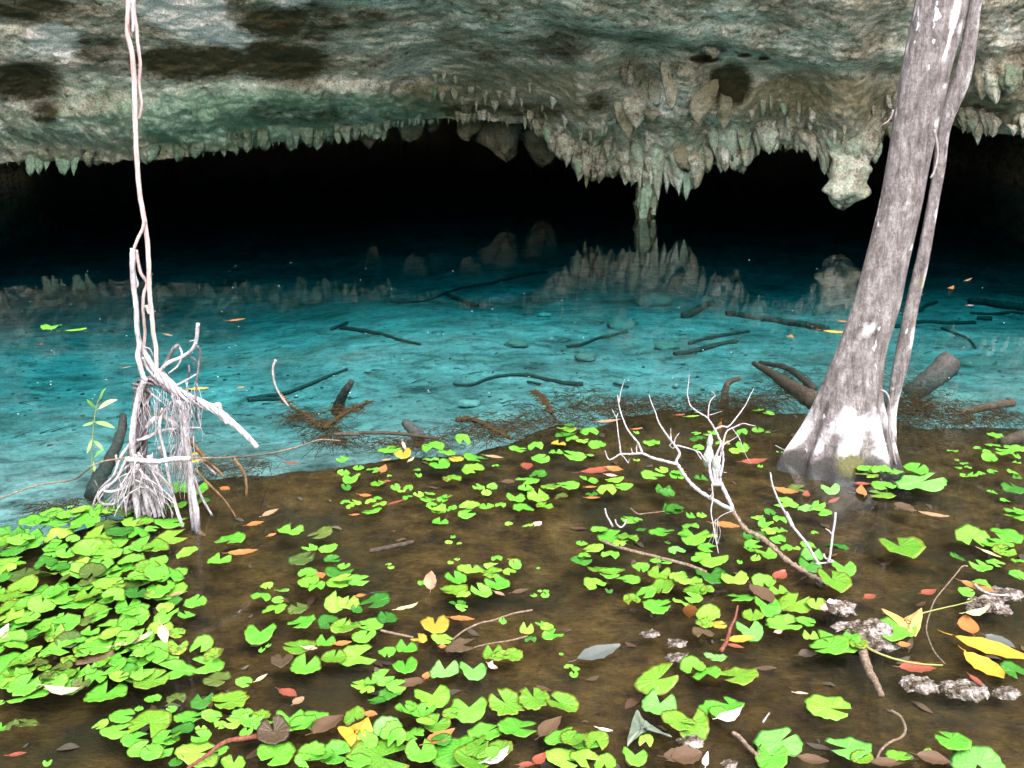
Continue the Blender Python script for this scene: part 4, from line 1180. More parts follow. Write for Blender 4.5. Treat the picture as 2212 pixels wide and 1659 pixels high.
single_twig('dead_twig', 'small hooked white twig standing up left of the right pads', 'twig', lean([(1307,1098),(1310,1112),(1317,1125),(1324,1138)], wat(1324,1140)), .004, .006, DEADW)
single_twig('dead_twig', 'small white twig curved like a U among the right pads', 'twig', lean([(1329,1122),(1332,1132),(1341,1139),(1349,1133),(1353,1122)], wat(1341,1142)), .004, .005, DEADW)
single_twig('dead_twig', 'upright curved white twig rising from the brown weed over blue water', 'twig',
            [D(x, y, wat(640,905)) for x, y in ((596,777),(590,792),(590,810),(594,830),(602,848),(612,864),(624,878))], .010, .005, DEADW)
single_twig('red_twig', 'red brown twig sticking up between bright pads and an amber leaf', 'twig', lean([(1594,1308),(1588,1335),(1577,1359),(1570,1385),(1556,1408)], wat(1556,1410)), .004, .010, REDW)
single_twig('red_twig', 'red brown stick lying over pads at the bottom left', 'twig', [P(x, y, .02) for x, y in ((560,1590),(520,1596),(491,1601),(468,1614),(453,1628),(430,1643),(405,1660))], .010, .006, REDW)
single_twig('pale_twig', 'curved pale twig with a greenish lower stem right of the yellow triangular pad', 'twig',
            lean([(2090,1223),(2083,1222),(2076,1226),(2065,1240),(2050,1258),(2034,1277)], wat(2034,1280)) + [P(x, y, -.01) for x, y in ((2020,1295),(2010,1320),(2001,1356),(2008,1385),(2020,1410),(2041,1434))], .0032, .003, TANW)
single_twig('pale_twig', 'thin green and white stem lying in the water below the yellow triangular pad', 'stem', [P(x, y, .004) for x, y in ((1865,1394),(1895,1410),(1935,1424),(1985,1434),(2037,1437))], .006, .003, STEM)
single_twig('pale_twig', 'long green stem running right from the yellow triangular pad', 'stem', [P(x, y, .003) for x, y in ((1990,1325),(2030,1315),(2070,1306),(2110,1296))], .0035, .002, STEM)
single_twig('pale_twig', 'pale twig lying on the leaf at the right picture edge', 'twig', [P(x, y, .02) for x, y in ((2105,1262),(2120,1275),(2145,1284),(2180,1286))], .007, .004, DEADW)
single_twig('stick', 'short knobbly stick rising from a pad at the bottom right', 'stick', [P(x, y, z) for x, y, z in ((1583,1583,.02),(1597,1592,.02),(1615,1612,.015),(1642,1637,.01))], .009, .007, TANW)
single_twig('stick', 'mottled grey stick sunk below the crusty stones at right', 'stick', [P(x, y, -.012) for x, y in ((1860,1400),(1870,1430),(1880,1455),(1892,1475),(1904,1502))], .022, .012, TANW)
single_twig('stick', 'tan stick crossing under the right pads left of the white branch', 'stick', [P(x, y, .006) for x, y in ((1300,1168),(1330,1180),(1361,1189),(1422,1204),(1484,1220),(1526,1236))], .009, .008, TANW)
single_twig('stick', 'long thin bowed stick lying on the brown water in the centre', 'stick', [P(x, y, .003) for x, y in ((1150,1318),(1110,1325),(1065,1340),(1037,1346),(1003,1362),(976,1383))], .0045, .004, TANW)
single_twig('stick', 'straight thin stick beside the brown split pad in the centre', 'stick', [P(x, y, .003) for x, y in ((1140,1374),(1100,1384),(1060,1390),(1025,1398))], .004, .003, TANW)
single_twig('stick', 'pale stick left of the folded yellow heart pad', 'stick', [P(x, y, .004) for x, y in ((822,1362),(850,1368),(892,1377))], .006, .005, TANW)
single_twig('stick', 'slim twig left of the pad cluster behind the slanting twigs', 'stick', [P(x, y, .004) for x, y in ((1362,1098),(1378,1110),(1395,1109),(1440,1104))], .004, .003, TANW)
single_twig('stick', 'tiny white splinter floating above the serrated round pad', 'stick', [P(x, y, .004) for x, y in ((1648,1560),(1662,1540))], .004, .003, DEADW)
single_twig('stick', 'straight white twig in the water left of the tree foot', 'stick', [P(x, y, .004) for x, y in ((1675,962),(1690,970),(1708,976))], .004, .003, DEADW)
single_twig('stick', 'brown stick sunk under the speckled pads at the bottom right corner', 'stick', [P(x, y, -.01) for x, y in ((1925,1535),(1945,1548),(1955,1570),(1950,1590),(1920,1605),(1900,1625),(1893,1650))], .006, .004, TANW)
single_twig('drifting_branch', 'long thin branch lying across the hanging roots along the pool edge', 'branch',
            [P(0,1077,.02), P(78,1049,.04), P(157,1036,.06)] + [D(x, y, RD - .13) for x, y in ((191,1013),(222,997),(280,990),(341,996),(409,990))] + [D(498,988,RD), P(580,980,.09), P(648,964,.06), P(690,950,.02), P(735,952,.0)], .005, .005, TANW)
o = [x for x in COL.objects if x.name.startswith('drifting_branch')][0]
b = MB(); b.tube(smooth_path([D(x, y, RD - .14) for x, y in ((272,992),(300,994),(341,997),(375,992),(412,990))], 5), .014, .013, 8, .2); b.build('bleached_wood', ROOTW, o)

# --- sunken logs on the pale floor (z found from the bed)
def on_bed(px, py, lift=.02):
    z = -.5
    for _ in range(6):
        p = P(px, py, z)
        z = floor_z(p[0], p[1]) + lift
    return P(px, py, z)
def log(label, pts, r0, r1, lift=.02, mat=None, name='sunken_log', cat='log'):
    pp = [on_bed(x, y, lift) for x, y in pts]
    b = MB(); b.tube(smooth_path(pp, 6), r0, r1, 9, .22, seed=random.random() * 9)
    tag(b.build(name, mat or LOGW), label, cat)
z5 = lambda *a: [Z(5, x, y) for x, y in a]
z6 = lambda *a: [Z(6, x, y) for x, y in a]
z4 = lambda *a: [Z(4, x, y) for x, y in a]
log('long wavy dark branch lying farthest back on the pale pool floor', z5((330,297),(430,300),(560,290),(640,260),(740,222),(850,200),(960,185),(1050,162),(1180,130),(1320,115)), .014, .035)
log('short dark stick forking from the long wavy branch on the pool floor', z5((690,255),(760,280),(830,308),(885,326)), .035, .03)
log('thin dark stick on the pool floor sloping down to the right, left of centre', z5((20,462),(120,475),(250,497),(380,535),(520,567)), .03, .014)
log('thin arched dark stick on the pool floor near the weedy edge', z5((730,815),(770,825),(850,822),(920,795),(1000,772),(1120,760),(1210,765),(1300,785),(1420,810),(1550,820)), .010, .022)
log('slim dark stick on the pool floor right of centre', z5((1450,582),(1550,565),(1640,530),(1740,510),(1830,488)), .015, .02)
log('short dark twig beside the arched stick on the pool floor', z5((1200,805),(1280,820)), .012, .012)
log('small dark twig on the pool floor behind the white branch tips', z5((1745,815),(1840,840)), .010, .010)
log('thick short dark log on the pool floor left of the trunk', z6((55,385),(110,365),(180,330),(245,312)), .05, .06, .04)
log('long dark log on the pool floor pointing at the tree trunk', z6((330,370),(450,388),(560,405),(680,425),(820,445),(960,470)), .04, .05, .03)
log('pale edged branch on the pool floor left of the trunk', z6((0,628),(120,610),(230,580),(390,550)), .03, .03)
log('slim dark branch parallel behind the pale edged branch', z6((90,560),(200,530),(330,505),(470,485)), .02, .02)
log('large dark log on the pool floor at the far right edge', z6((1865,295),(1950,300),(2060,320),(2215,338)), .05, .07, .04)
log('long thin dark branch behind the tree on the right pool floor', z6((1400,455),(1560,425),(1720,432),(1900,430)), .03, .025)
log('thin dark stick curving down on the right pool floor', z6((1690,465),(1780,500),(1860,535),(1905,590)), .016, .014)
log('faint dark stick below the log at the far right edge', z6((1870,368),(2000,375),(2120,365),(2212,372)), .015, .02)
log('stubby dark stick in front of the far right log', z6((1915,402),(2010,405)), .03, .03)
log('faint dark branch slanting right of the side stem on the pool floor', z6((1545,355),(1600,320),(1660,300)), .03, .02)
log('dark stick at the left of the pool floor pointing to the white twig', z4((1570,915),(1690,895),(1800,880),(1950,825),(2080,770),(2200,725)), .022, .014)
log('short dark stick under the left pointing stick', z4((1570,922),(1690,915),(1795,915)), .022, .016)
log('thin dark stick at far left of the deep pool floor', z4((2100,470),(2150,450),(2200,430)), .02, .02)
def sunk(label, pts, r0, r1, mat=None, sides=10):
    b = MB(); b.tube(smooth_path([P(x, y, z) for x, y, z in pts], 6), r0, r1, sides, .14, seed=random.random() * 9)
    tag(b.build('sunken_log', mat or LOGW), label, 'log')
sunk('dark log rising through blue water beside the brown weed clump', [(*Z(5,88,802),-.03),(*Z(5,55,850),-.10),(*Z(5,20,915),-.22),(*Z(5,-10,990),-.4)], .022, .050)
sunk('dark leaning log behind the hanging roots under the blue water', [(*Z(4,780,1020),-.06),(*Z(4,770,1120),-.12),(*Z(4,700,1300),-.2),(*Z(4,640,1400),-.26),(*Z(4,590,1520),-.30)], .025, .060)
GREYLOG = bark_mat('grey_log', ((.02, .019, .018, 1), (.05, .045, .042, 1), (.09, .08, .073, 1)), (16, 16, 6), .012)
BRLOG = bark_mat('brown_log', ((.015, .010, .007, 1), (.045, .032, .022, 1), (.09, .066, .047, 1)), (16, 16, 6), .012)
sunk('brown log left of the tree foot lying down into the blue water', [(*Z(6,500,690),-.14),(*Z(6,600,745),-.10),(*Z(6,700,815),-.07),(*Z(6,800,880),-.06),(*Z(6,880,925),-.06)], .022, .075, BRLOG)
sunk('slim log above the brown log left of the tree foot', [(*Z(6,540,685),-.22),(*Z(6,700,715),-.16),(*Z(6,800,780),-.12),(*Z(6,880,850),-.10)], .02, .035)
sunk('short reddish log standing in the weed left of the tree', [(*Z(6,412,785),-.03),(*Z(6,350,805),-.05),(*Z(6,322,850),-.09),(*Z(6,310,960),-.13)], .016, .034, BRLOG)
sunk('thick rounded grey stump end in blue water right of the tree', [(*Z(6,1735,690),-.05),(*Z(6,1690,735),-.09),(*Z(6,1610,800),-.16),(*Z(6,1480,900),-.30)], .105, .085, GREYLOG, 14)
sunk('pale brown log half sunk at the weedy edge right of the tree', [(*Z(6,2150,938),-.02),(*Z(6,2050,950),-.035),(*Z(6,1930,975),-.05),(*Z(6,1800,1005),-.07)], .030, .028, BRLOG)
sunk('brown log low in the shallows at the right picture edge', [(*Z(6,2230,1145),-.06),(*Z(6,2150,1165),-.06),(*Z(6,2060,1190),-.08)], .05, .03, BRLOG)
sunk('grey tapered log end at the weedy edge left of the front pads', [(*Z(5,425,1065),-.07),(*Z(5,470,1110),-.09),(*Z(5,520,1165),-.12)], .030, .05, GREYLOG)
sunk('thin reddish stick along the pool edge behind the front pads', [(*Z(5,130,1130),-.02),(*Z(5,300,1130),-.03),(*Z(5,480,1145),-.03),(*Z(5,640,1168),-.05)], .012, .012, BRLOG)
sunk('short pink brown stick at the pool edge below the weed clump', [(*Z(5,-30,1138),.004),(*Z(5,60,1138),.004),(*Z(5,140,1142),.004)], .012, .012, BRLOG)
sunk('slim brown stick sunk in open shallows at centre', [(*Z(8,200,285),-.03),(*Z(8,330,258),-.02),(*Z(8,480,225),-.02)], .012, .012, BRLOG)
sunk('long thin red brown stick behind the white branch at the weedy edge', [(*Z(5,1250,860),-.03),(*Z(5,1320,920),-.05),(*Z(5,1350,1000),-.07),(*Z(5,1400,1065),-.07)], .012, .010, BRLOG)

# --- stones on the pool floor
STONE = plain_mat('pool_stone', (.05, .048, .04, 1), (.15, .145, .125, 1), 12, .95, .03)
PALEST = plain_mat('pale_stone', (.12, .115, .105, 1), (.24, .235, .215, 1), 12, .95, .02)
def stone(label, q_, x, y, wz, mat=STONE, sq=(1, .8, .4), seed=0):
    px, py = Z(q_, x, y)
    p = on_bed(px, py, .03)
    r = wz * .5 * .3409 * np.linalg.norm(p - EYE) / FPX
    v, f = blob((0, 0, 0), r, seed + x * .01, sq, .45, 14, 20)
    o = mesh('pool_stone', v, f, mat); o.location = p
    tag(o, label, 'stone')
stone('dark rock on the pool floor at centre behind the arched stick', 5, 1130, 565, 150)
stone('round dark rock on the pool floor right of the arched stick', 5, 1570, 650, 140)
stone('dim rock on the far pool floor under the reflected stalactites', 5, 2000, 300, 230)
stone('dark flat rock on the pool floor right of centre behind the slim stick', 5, 1790, 450, 190)
stone('low dark rock on the pool floor left of the pale edged branch', 5, 2080, 580, 150)
stone('pale flat stone on the pool floor in the middle', 5, 1305, 380, 95, PALEST, (1, .7, .3))
stone('pale oval stone near the weedy pool edge', 5, 830, 945, 150, PALEST, (1, .6, .3))
stone('small white stone near the weedy edge behind the white branch', 5, 2140, 830, 34, PALEST, (1, 1, .8))
stone('small pale stone left on the pool floor near the left pointing stick', 5, 190, 735, 50, PALEST, (1, .8, .4))
stone('dark low rock on the right pool floor beside the stump end', 6, 1900, 690, 260, STONE, (1, .7, .25))

# --- crusty tufa stones breaking the surface at the right
TUFA = NT('tufa')
_p = TUFA.coord('Object')
_a, _b = TUFA.noise(_p, 18, 5, .7), TUFA.noise(_p, 70, 4, .7)
_c = TUFA.mix(1.0, TUFA.ramp(_a, [(.38, (.03, .022, .012)), (.47, (.14, .105, .08)), (.56, (.30, .25, .225)), (.70, (.52, .46, .44))]), TUFA.ramp(_b, [(.3, (.4, .38, .36)), (.55, (1, 1, 1)), (.7, (1.4, 1.4, 1.4))]), 'MULTIPLY')
TUFA.bsdf(_c, .9, .2, TUFA.math('ADD', _a, _b), 1.0, .03)
def tufa(label, x, y, wz, sq=(1, .8, .35), z=-.012, seed=1.0):
    sq = (sq[0], sq[1], sq[2] * .62); z -= .006
    px, py = Z(9, x, y)
    p = P(px, py, z)
    r = wz * .5 * .3409 * np.linalg.norm(p - EYE) / FPX
    n1, n2 = 34, 48
    v, f = blob((0, 0, 0), r, seed, sq, .75, n1, n2)
    v = v + (fbm(v / r * 3.2 + seed * 7, 4, .65)[:, None]) * r * .28 * np.array([1, 1, .5])
    o = mesh('crusty_stone', v, f, TUFA.mat); o.location = p
    tag(o, label, 'stone')
tufa('pinkish crusty stone standing out of the water beside the right pads', 1040, 650, 190, (1, .8, .5), .012, 1.3)
tufa('long grey crusty stone left of the yellow triangular pad', 1215, 785, 330, (1, .55, .26), .0, 2.7)
tufa('low crusty stone under the thin green and white stem', 1310, 885, 230, (1, .5, .2), -.012, 3.9)
tufa('speckled grey crusty stone below the faded red leaf', 1545, 1135, 190, (1, .8, .28), -.012, 5.1)
tufa('pitted crusty stone right of the speckled grey one', 1835, 1165, 240, (1, .7, .22), -.016, 6.7)
tufa('mossy crusty stone by the pale twig at the right edge', 2000, 625, 230, (1, .7, .35), -.005, 7.9)
tufa('grey crusty lump under the twig at the right picture edge', 2110, 560, 190, (1, .7, .35), .0, 9.1)
tufa('faint crusty stone near the right edge below the yellow leaves', 2100, 1180, 150, (1, .7, .22), -.02, 10.3)
tufa('small crusty stone at the left of the right pads by the pink orange leaf', 10, 870, 110, (1, .8, .35), -.005, 11.9)
tufa('crusty pale stone left of the ragged trio of pads', 10, 960, 130, (1, .8, .35), -.008, 13.1)
tufa('small crusty stone under the faded three cornered pad at the bottom', 100, 1490, 150, (1, .7, .3), -.008, 14.9)
tufa('tiny crusty stones at the bottom edge beside white petals', 350, 1635, 90, (1, .7, .3), -.008, 15.7)
tufa('pale crusty patch in shallow water beside the round right pads', -160, 810, 110, (1, .7, .22), -.018, 17.3)

# ================================================================== SAPLING
sap = empty('sapling', P(200, 1022))
tag(sap, 'thin green sapling with paired narrow leaves in blue water left of the roots', 'plant')
sd = wat(200, 1022)
b = MB(); b.tube(smooth_path([D(x, y, sd) for x, y in ((199,1024),(199,985),(200,950),(203,912),(208,880),(218,852))], 5), .004, .0022, 6, .05)
b.build('stem', STEM, sap)
SLEAF = leaf_mat('sapling_leaf', (.10, .26, .05, 1), (.18, .36, .09, 1), (.3, .5, .1, 1), .2)
SLEAF2 = leaf_mat('pale_sapling_leaf', (.30, .33, .14, 1), (.42, .42, .22, 1), (.5, .5, .2, 1), .2)
for (x0, y0, x1, y1, w, m_) in ((220,850,228,841,.3,SLEAF),(216,862,226,842,.26,SLEAF),(212,882,252,865,.24,SLEAF2),(207,880,189,862,.26,SLEAF),(201,912,178,919,.28,SLEAF),(206,911,246,926,.24,SLEAF),
                                (198,950,186,979,.26,SLEAF),(203,952,222,974,.26,SLEAF),(203,988,222,974,.22,SLEAF),(202,1000,203,1018,.3,SLEAF)):
    a, c = D(x0, y0, sd - .01), D(x1, y1, sd - .06)
    L_ = float(np.linalg.norm(c - a))
    o = leaf_mesh('leaf', m_, L_, L_ * w * .75, -.08, .12, tip=.5)
    dv = Vector((c - a) / L_)
    zc = Vector((0, -.8, .6)); yv_ = zc.cross(dv).normalized(); zc = dv.cross(yv_)
    from mathutils import Matrix
    M_ = Matrix((dv, yv_, zc)).transposed().to_4x4()
    M_.translation = Vector((a + c) / 2) - sap.location
    o.parent = sap
    o.matrix_local = M_

# ================================================================== WEED, LITTER, SPECKS
wb = MB()
def weed_patch(cx, cy, rx, ry, n_, zlo=-.10, zhi=.01, L=.15):
    for _ in range(int(n_ * 3.6)):
        x, y = random.gauss(cx, rx * .5), random.gauss(cy, ry * .5)
        p = P(x, y, random.uniform(zlo, zhi))
        a = random.uniform(0, 6.28); l = random.uniform(.3, 1.0) * L
        d1 = np.array([math.cos(a), math.sin(a), random.uniform(-.25, .15)])
        q1 = p + d1 * l * .5 + np.array([random.uniform(-.04, .04), random.uniform(-.04, .04), random.uniform(-.02, .02)])
        q2 = p + d1 * l + np.array([random.uniform(-.07, .07), random.uniform(-.07, .07), random.uniform(-.06, .0)])
        for s_ in (p, q1, q2): s_[2] = min(s_[2], .012)
        r = random.choice([.0012, .0016, .0022, .0035])
        wb.tube(smooth_path([p, q1, q2], 3), r, r * .4, 5, .2)
for args in ((1180,905,140,34,110),(1050,930,110,24,80),(1450,876,170,24,140),(1620,868,110,26,110),(1980,880,130,30,150),(2120,900,110,24,90),(1700,830,60,45,70,-.25,-.05),(1960,850,60,60,90,-.25,-.04),
             (740,885,40,8,26,-.03,.01),(705,925,36,20,40,-.05,.0),(725,950,60,14,40,-.06,.0),(880,958,100,18,70),(640,900,40,12,30,-.04,.0),(2000,930,160,40,120,-.1,-.02),(1250,865,60,30,50,-.2,-.03),
             (480,1010,120,22,60),(150,1100,120,16,50),(1330,880,60,20,60)):
    weed_patch(*args)
o = wb.build('algae_weed', ALGA); tag(o, 'tangled brown algae weed along the edge of the mud shelf', 'weed', kind='stuff')
# big floating weed stalks at the left clump and the centre
for label, pts, r0, r1 in (('thick brown weed stalk pointing right over the blue water', ((700,925),(735,900),(770,880),(800,868)), .016, .008),
                           ('brown weed stalk reaching from the clump towards the upright white twig', ((612,868),(640,885),(665,900),(690,922)), .006, .014),
                           ('brown weed stalk lying along the pool edge left of the white branch', ((985,908),(1020,906),(1060,925),(1105,948)), .016, .010),
                           ('short weed stalk rising at the weedy edge near the centre pads', ((1157,848),(1178,868),(1190,892)), .008, .012)):
    b = MB()
    path = smooth_path([P(x, y, .004) for x, y in pts], 6)
    b.tube(path, r0, r1, 8, .5)
    for k in range(70):
        p = path[random.randrange(len(path))]
        a = random.uniform(0, 6.28)
        q1 = p + np.array([math.cos(a), math.sin(a), .1]) * random.uniform(.03, .09)
        b.tube([p, (p + q1) / 2 + (0, 0, .008), q1], .005, .002, 5, .3)
    tag(b.build('weed_stalk', ALGA), label, 'weed')
# sunken litter
lt = MB()
LT = [LM['brown'], LM['dark'], plain_mat('litter', (.03, .014, .007, 1), (.09, .036, .018, 1), 30, .8, .004), plain_mat('pale_litter', (.05, .036, .022, 1), (.12, .09, .06, 1), 30, .8, .004)]
for k in range(170):
    px, py = random.uniform(-30, 2240), random.uniform(880, 1650) ** 1.0
    p = P(px, py, -.05)
    if p[1] > edge_y(p[0]) - .1: continue
    z = min(-.012, floor_z(p[0], p[1]) + random.uniform(.004, .012))
    L_, Wd = random.uniform(.025, .10), random.uniform(.3, .5)
    a = random.uniform(0, 6.28)
    vv_, n_ = [], 8
    for i in range(n_ + 1):
        t = i / n_
        w = L_ * Wd * .5 * math.sin(math.pi * t) + .0005
        for s_ in (-1, 0, 1):
            u_, w_ = (t - .5) * L_, s_ * w
            vv_.append((p[0] + u_ * math.cos(a) - w_ * math.sin(a), p[1] + u_ * math.sin(a) + w_ * math.cos(a), z + .15 * abs(s_) * w + .004 * math.sin(t * 5 + k)))
    lt.add(vv_, grid_faces(n_ + 1, 3), random.choice([0, 1, 1, 2, 3]))
o = lt.build('sunken_leaf_litter', LT); tag(o, 'dim brown leaf litter lying on the mud shelf', 'leaf litter', kind='stuff')
# white specks on the water and broken bits on the floor
sp = MB()
for k in range(150):
    px, py = random.uniform(0, 2212), random.uniform(560, 900)
    p = P(px, py, .002)
    if p[1] < edge_y(p[0]) + .3: continue
    v, f = blob(p, random.uniform(.0025, .006), k * .7, (1.3, .8, .3), .4, 5, 7); sp.add(v, f)
o = sp.build('pollen_specks', [plain_mat('speck', (.35, .42, .42, 1), (.6, .66, .66, 1))]); tag(o, 'white specks scattered on the pool surface', 'specks', kind='stuff')
gb = MB()
for k in range(620):
    px, py = random.uniform(-40, 2250), random.uniform(590, 960)
    p = P(px, py, -.5)
    if p[1] < edge_y(p[0]) + .25: continue
    z = floor_z(p[0], p[1]) + .008
    p = np.array([p[0], p[1], z])
    if random.random() < .22:
        a = random.gauss(.3, .5); l = random.uniform(.04, .22)
        gb.tube([p, p + np.array([math.cos(a) * l * .5, math.sin(a) * l * .5 + .01, .006]), p + np.array([math.cos(a) * l, math.sin(a) * l, .003])], .005, .0025, 5, .2, mat=0)
    else:
        v, f = blob(p, random.uniform(.008, .022), k * .7, (1.2, 1, .4), .5, 6, 8); gb.add(v, f, random.choice([0, 1, 1, 1]))
o = gb.build('pool_rubble', [LOGW, STONE, PALEST]); tag(o, 'small sticks and stones scattered on the pool floor', 'rubble', kind='stuff')

# ================================================================== LILY PADS
PM = dict(
    g=pad_mat('pad_green', (.040, .190, .010, 1), (.105, .31, .026, 1), (.15, .33, .045, 1), (.06, .10, .008, 1), .55, .62, edge=(.10, .22, .016, 1)),
    y=pad_mat('pad_lime', (.085, .26, .014, 1), (.175, .35, .035, 1), (.23, .38, .07, 1), (.16, .17, .02, 1), .4, .68),
    s=pad_mat('pad_speckled', (.045, .185, .006, 1), (.11, .255, .014, 1), (.14, .28, .04, 1), (.06, .05, .006, 1), .85, .52, edge=(.16, .16, .015, 1)),
    o=pad_mat('pad_olive', (.026, .06, .006, 1), (.075, .105, .014, 1), (.09, .115, .02, 1), (.025, .022, .006, 1), .7, .55),
    d=pad_mat('pad_deep_green', (.012, .085, .004, 1), (.035, .15, .010, 1), (.05, .17, .018, 1), (.015, .035, .004, 1), .5, .6),
    b=pad_mat('pad_brown', (.038, .023, .011, 1), (.085, .056, .028, 1), (.09, .06, .03, 1), (.015, .01, .006, 1), .6, .6),
    f=pad_mat('pad_yellowing', (.19, .15, .012, 1), (.27, .215, .025, 1), (.32, .23, .05, 1), (.08, .04, .006, 1), .8, .60, edge=(.20, .15, .015, 1)),
    p=pad_mat('pad_pale', (.075, .25, .035, 1), (.13, .33, .075, 1), (.17, .35, .11, 1), (.28, .36, .22, 1), .6, .68),
)
def pad_geo(kind, seed):
    """a round to heart-shaped blade, its slit along +X, radius 1"""
    r_ = random.Random(seed)
    half = math.radians({'slit': r_.uniform(3, 9), 'open': r_.uniform(16, 30), 'heart': r_.uniform(20, 34), 'round': 2.0, 'serrate': 12}.get(kind, r_.uniform(8, 20)))
    rings, segs = 6, 44
    ph = [r_.uniform(0, 6.28) for _ in range(5)]
    a1, a2 = r_.uniform(.03, .12), r_.uniform(.02, .07)
    cup = r_.uniform(-.05, .10); fold = 0; curl = r_.uniform(0, .12)
    if kind == 'fold': fold = r_.uniform(.14, .30)
    if kind == 'curl': curl = r_.uniform(.3, .5)
    if kind == 'cup': cup = r_.uniform(.15, .28)
    v, uv = [(0.12, 0, 0)], [(0, 0)]
    for k in range(1, rings + 1):
        rho = k / rings
        for j in range(segs + 1):
            u = j / segs
            th = half + (2 * math.pi - 2 * half) * u
            e = 1.0 + (.06 if kind == 'heart' else .02) * math.cos(2 * (th)) 
            lobe = math.exp(-((u if u < .5 else 1 - u) / .10) ** 2)
            e += (.16 if kind in ('heart', 'open') else .05) * lobe
            e += .02 * math.sin(7 * th + ph[0]) + .015 * math.sin(13 * th + ph[1]) + a1 * .35 * math.sin(3 * th + ph[2])
            if kind == 'serrate': e += .022 * math.sin(th * 34)
            if kind == 'ragged': e += .05 * math.sin(9 * th + ph[3]) + .04 * math.sin(17 * th + ph[4]) - .10 * max(0, math.sin(4 * th + ph[1])) ** 6
            rr = rho * e
            x, y = .12 * (1 - rho) + rr * math.cos(th), rr * math.sin(th)
            z = rho ** 2 * (a1 * math.sin(2 * th + ph[3]) + a2 * math.sin(5 * th + ph[4]) + .02 * math.sin(11 * th + ph[2])) + cup * rho ** 2
            z += curl * max(0, math.sin(th + ph[0])) ** 3 * rho ** 3
            z += .05 * lobe * rho
            if fold:
                c, s = math.cos(fold), math.sin(fold)
                y, z = y * c, z + abs(y) * s
            v.append((x, y, z)); uv.append((u, rho))
    f = []
    n = segs + 1
    for j in range(segs): f.append((0, 1 + j, 2 + j))
    for k in range(rings - 1):
        for j in range(segs):
            a = 1 + k * n + j
            f.append((a, a + n, a + n + 1, a + 1))
    # a thin rim underneath gives the blade its thickness
    m0 = len(v)
    for j in range(n):
        x, y, z = v[1 + (rings - 1) * n + j]
        v.append((x * .97, y * .97, z - .018)); uv.append((j / segs, 1.0))
    for j in range(segs):
        a = 1 + (rings - 1) * n + j
        f.append((a, m0 + j, m0 + j + 1, a + 1))
    return v, f, uv
PAD_KINDS = ['slit', 'open', 'heart', 'wavy', 'fold', 'curl', 'cup', 'round', 'ragged', 'serrate']
_cache = {}
def pad_mesh(kind, state, var):
    k = (kind, state, var)
    if k not in _cache:
        v, f, uv = pad_geo(kind, PAD_KINDS.index(kind) * 31 + var * 7 + 3)
        _cache[k] = mesh('lily_pad', v, f, PM[state], uv=uv, link=False)
    return _cache[k]

PADS = []          # frame x, frame y, width, slit heading or None, state, kind
def add_q(q_, text):
    for tok in text.split():
        t = tok.split(',')
        x, y = Z(q_, float(t[0]), float(t[1]))
        st = t[3] if len(t) > 3 and t[3] else 'g'
        hd = float(t[4]) if len(t) > 4 and t[4] else None
        kd = t[5] if len(t) > 5 else None
        PADS.append((x, y, float(t[2]) * .3409, hd, st, kd))
add_q(7, """1185,300,142,y,,round 1465,215,192,g,235,open 1390,345,158,g,75,heart 1840,160,168,g,75,open 2035,175,152,o,200,heart 1965,268,104,g,160 2080,275,124,g,0,slit 2105,345,108,d 1910,340,164,o,20
1950,430,124,g 2140,420,180,d,20,open 1955,490,152,y,,cup 2010,525,128,g,270,heart 2140,490,150,y,,wavy 1690,510,92,y 1790,538,88,g 1655,575,138,g,290,open 1760,600,74,g 1745,655,162,y,240,heart 1890,650,132,o 1920,740,168,g,205,open
2130,630,165,y,50,heart 2075,735,144,d 1645,810,198,g,90,heart 1660,915,46,g 1700,890,40,g 2160,785,146,s 1900,900,200,s,180 2065,865,146,g,100,heart 1935,1020,205,g,80,open 2115,985,164,s 1790,1020,150,b,100,fold 1545,1120,104,g 1280,880,154,g,250,heart
1235,612,150,g,,slit 1185,695,108,g,160,open 1050,660,114,y,,round 1050,715,154,g,60 1095,610,112,d 1000,555,210,g,90,heart 1015,775,156,y 1120,810,104,s 1130,920,134,s 950,945,256,g,170,wavy 845,1040,236,g,10,open 905,1100,150,g 1115,1045,226,g,190,heart 1320,1010,192,g,190,heart 1355,965,134,s
960,1130,205,s,,wavy 1375,1100,164,o 665,1200,256,g,85,open 165,1130,335,g,190,ragged 210,1195,240,g 395,1110,195,s,,wavy 515,1160,106,o,70,cup 240,1020,134,o 620,985,205,b 440,990,104,s 530,975,104,g 500,1075,124,g 175,1380,124,o,,heart 80,1415,84,o 12,1410,96,g 0,1260,60,g 300,1632,52,g
640,1390,92,y 775,1350,144,g 735,1430,174,g,5,open 955,1370,240,s 850,1480,150,g,10 970,1235,104,g 880,1290,62,g 1120,1220,134,o 1090,1295,72,g,,slit 1280,1240,144,d,90 1460,1240,226,s,200,ragged 1200,1345,174,g,0 1340,1335,124,g 1160,1440,144,d,,slit 1275,1420,78,y
1050,1490,154,g 950,1550,250,g,80,ragged 1280,1490,124,g 1400,1405,92,y 1480,1405,108,y 1590,1355,235,s,270,ragged 1640,1405,100,g 1735,1390,68,g 1910,1360,315,g,190,ragged 1250,1570,255,y,20,wavy 1390,1570,124,g 1480,1640,150,y 1750,1585,235,g 1740,1490,195,b,,fold
2050,1570,305,g,110,ragged 1930,1640,120,g 1120,1640,90,d 1100,1500,110,s 1560,1450,90,g""")
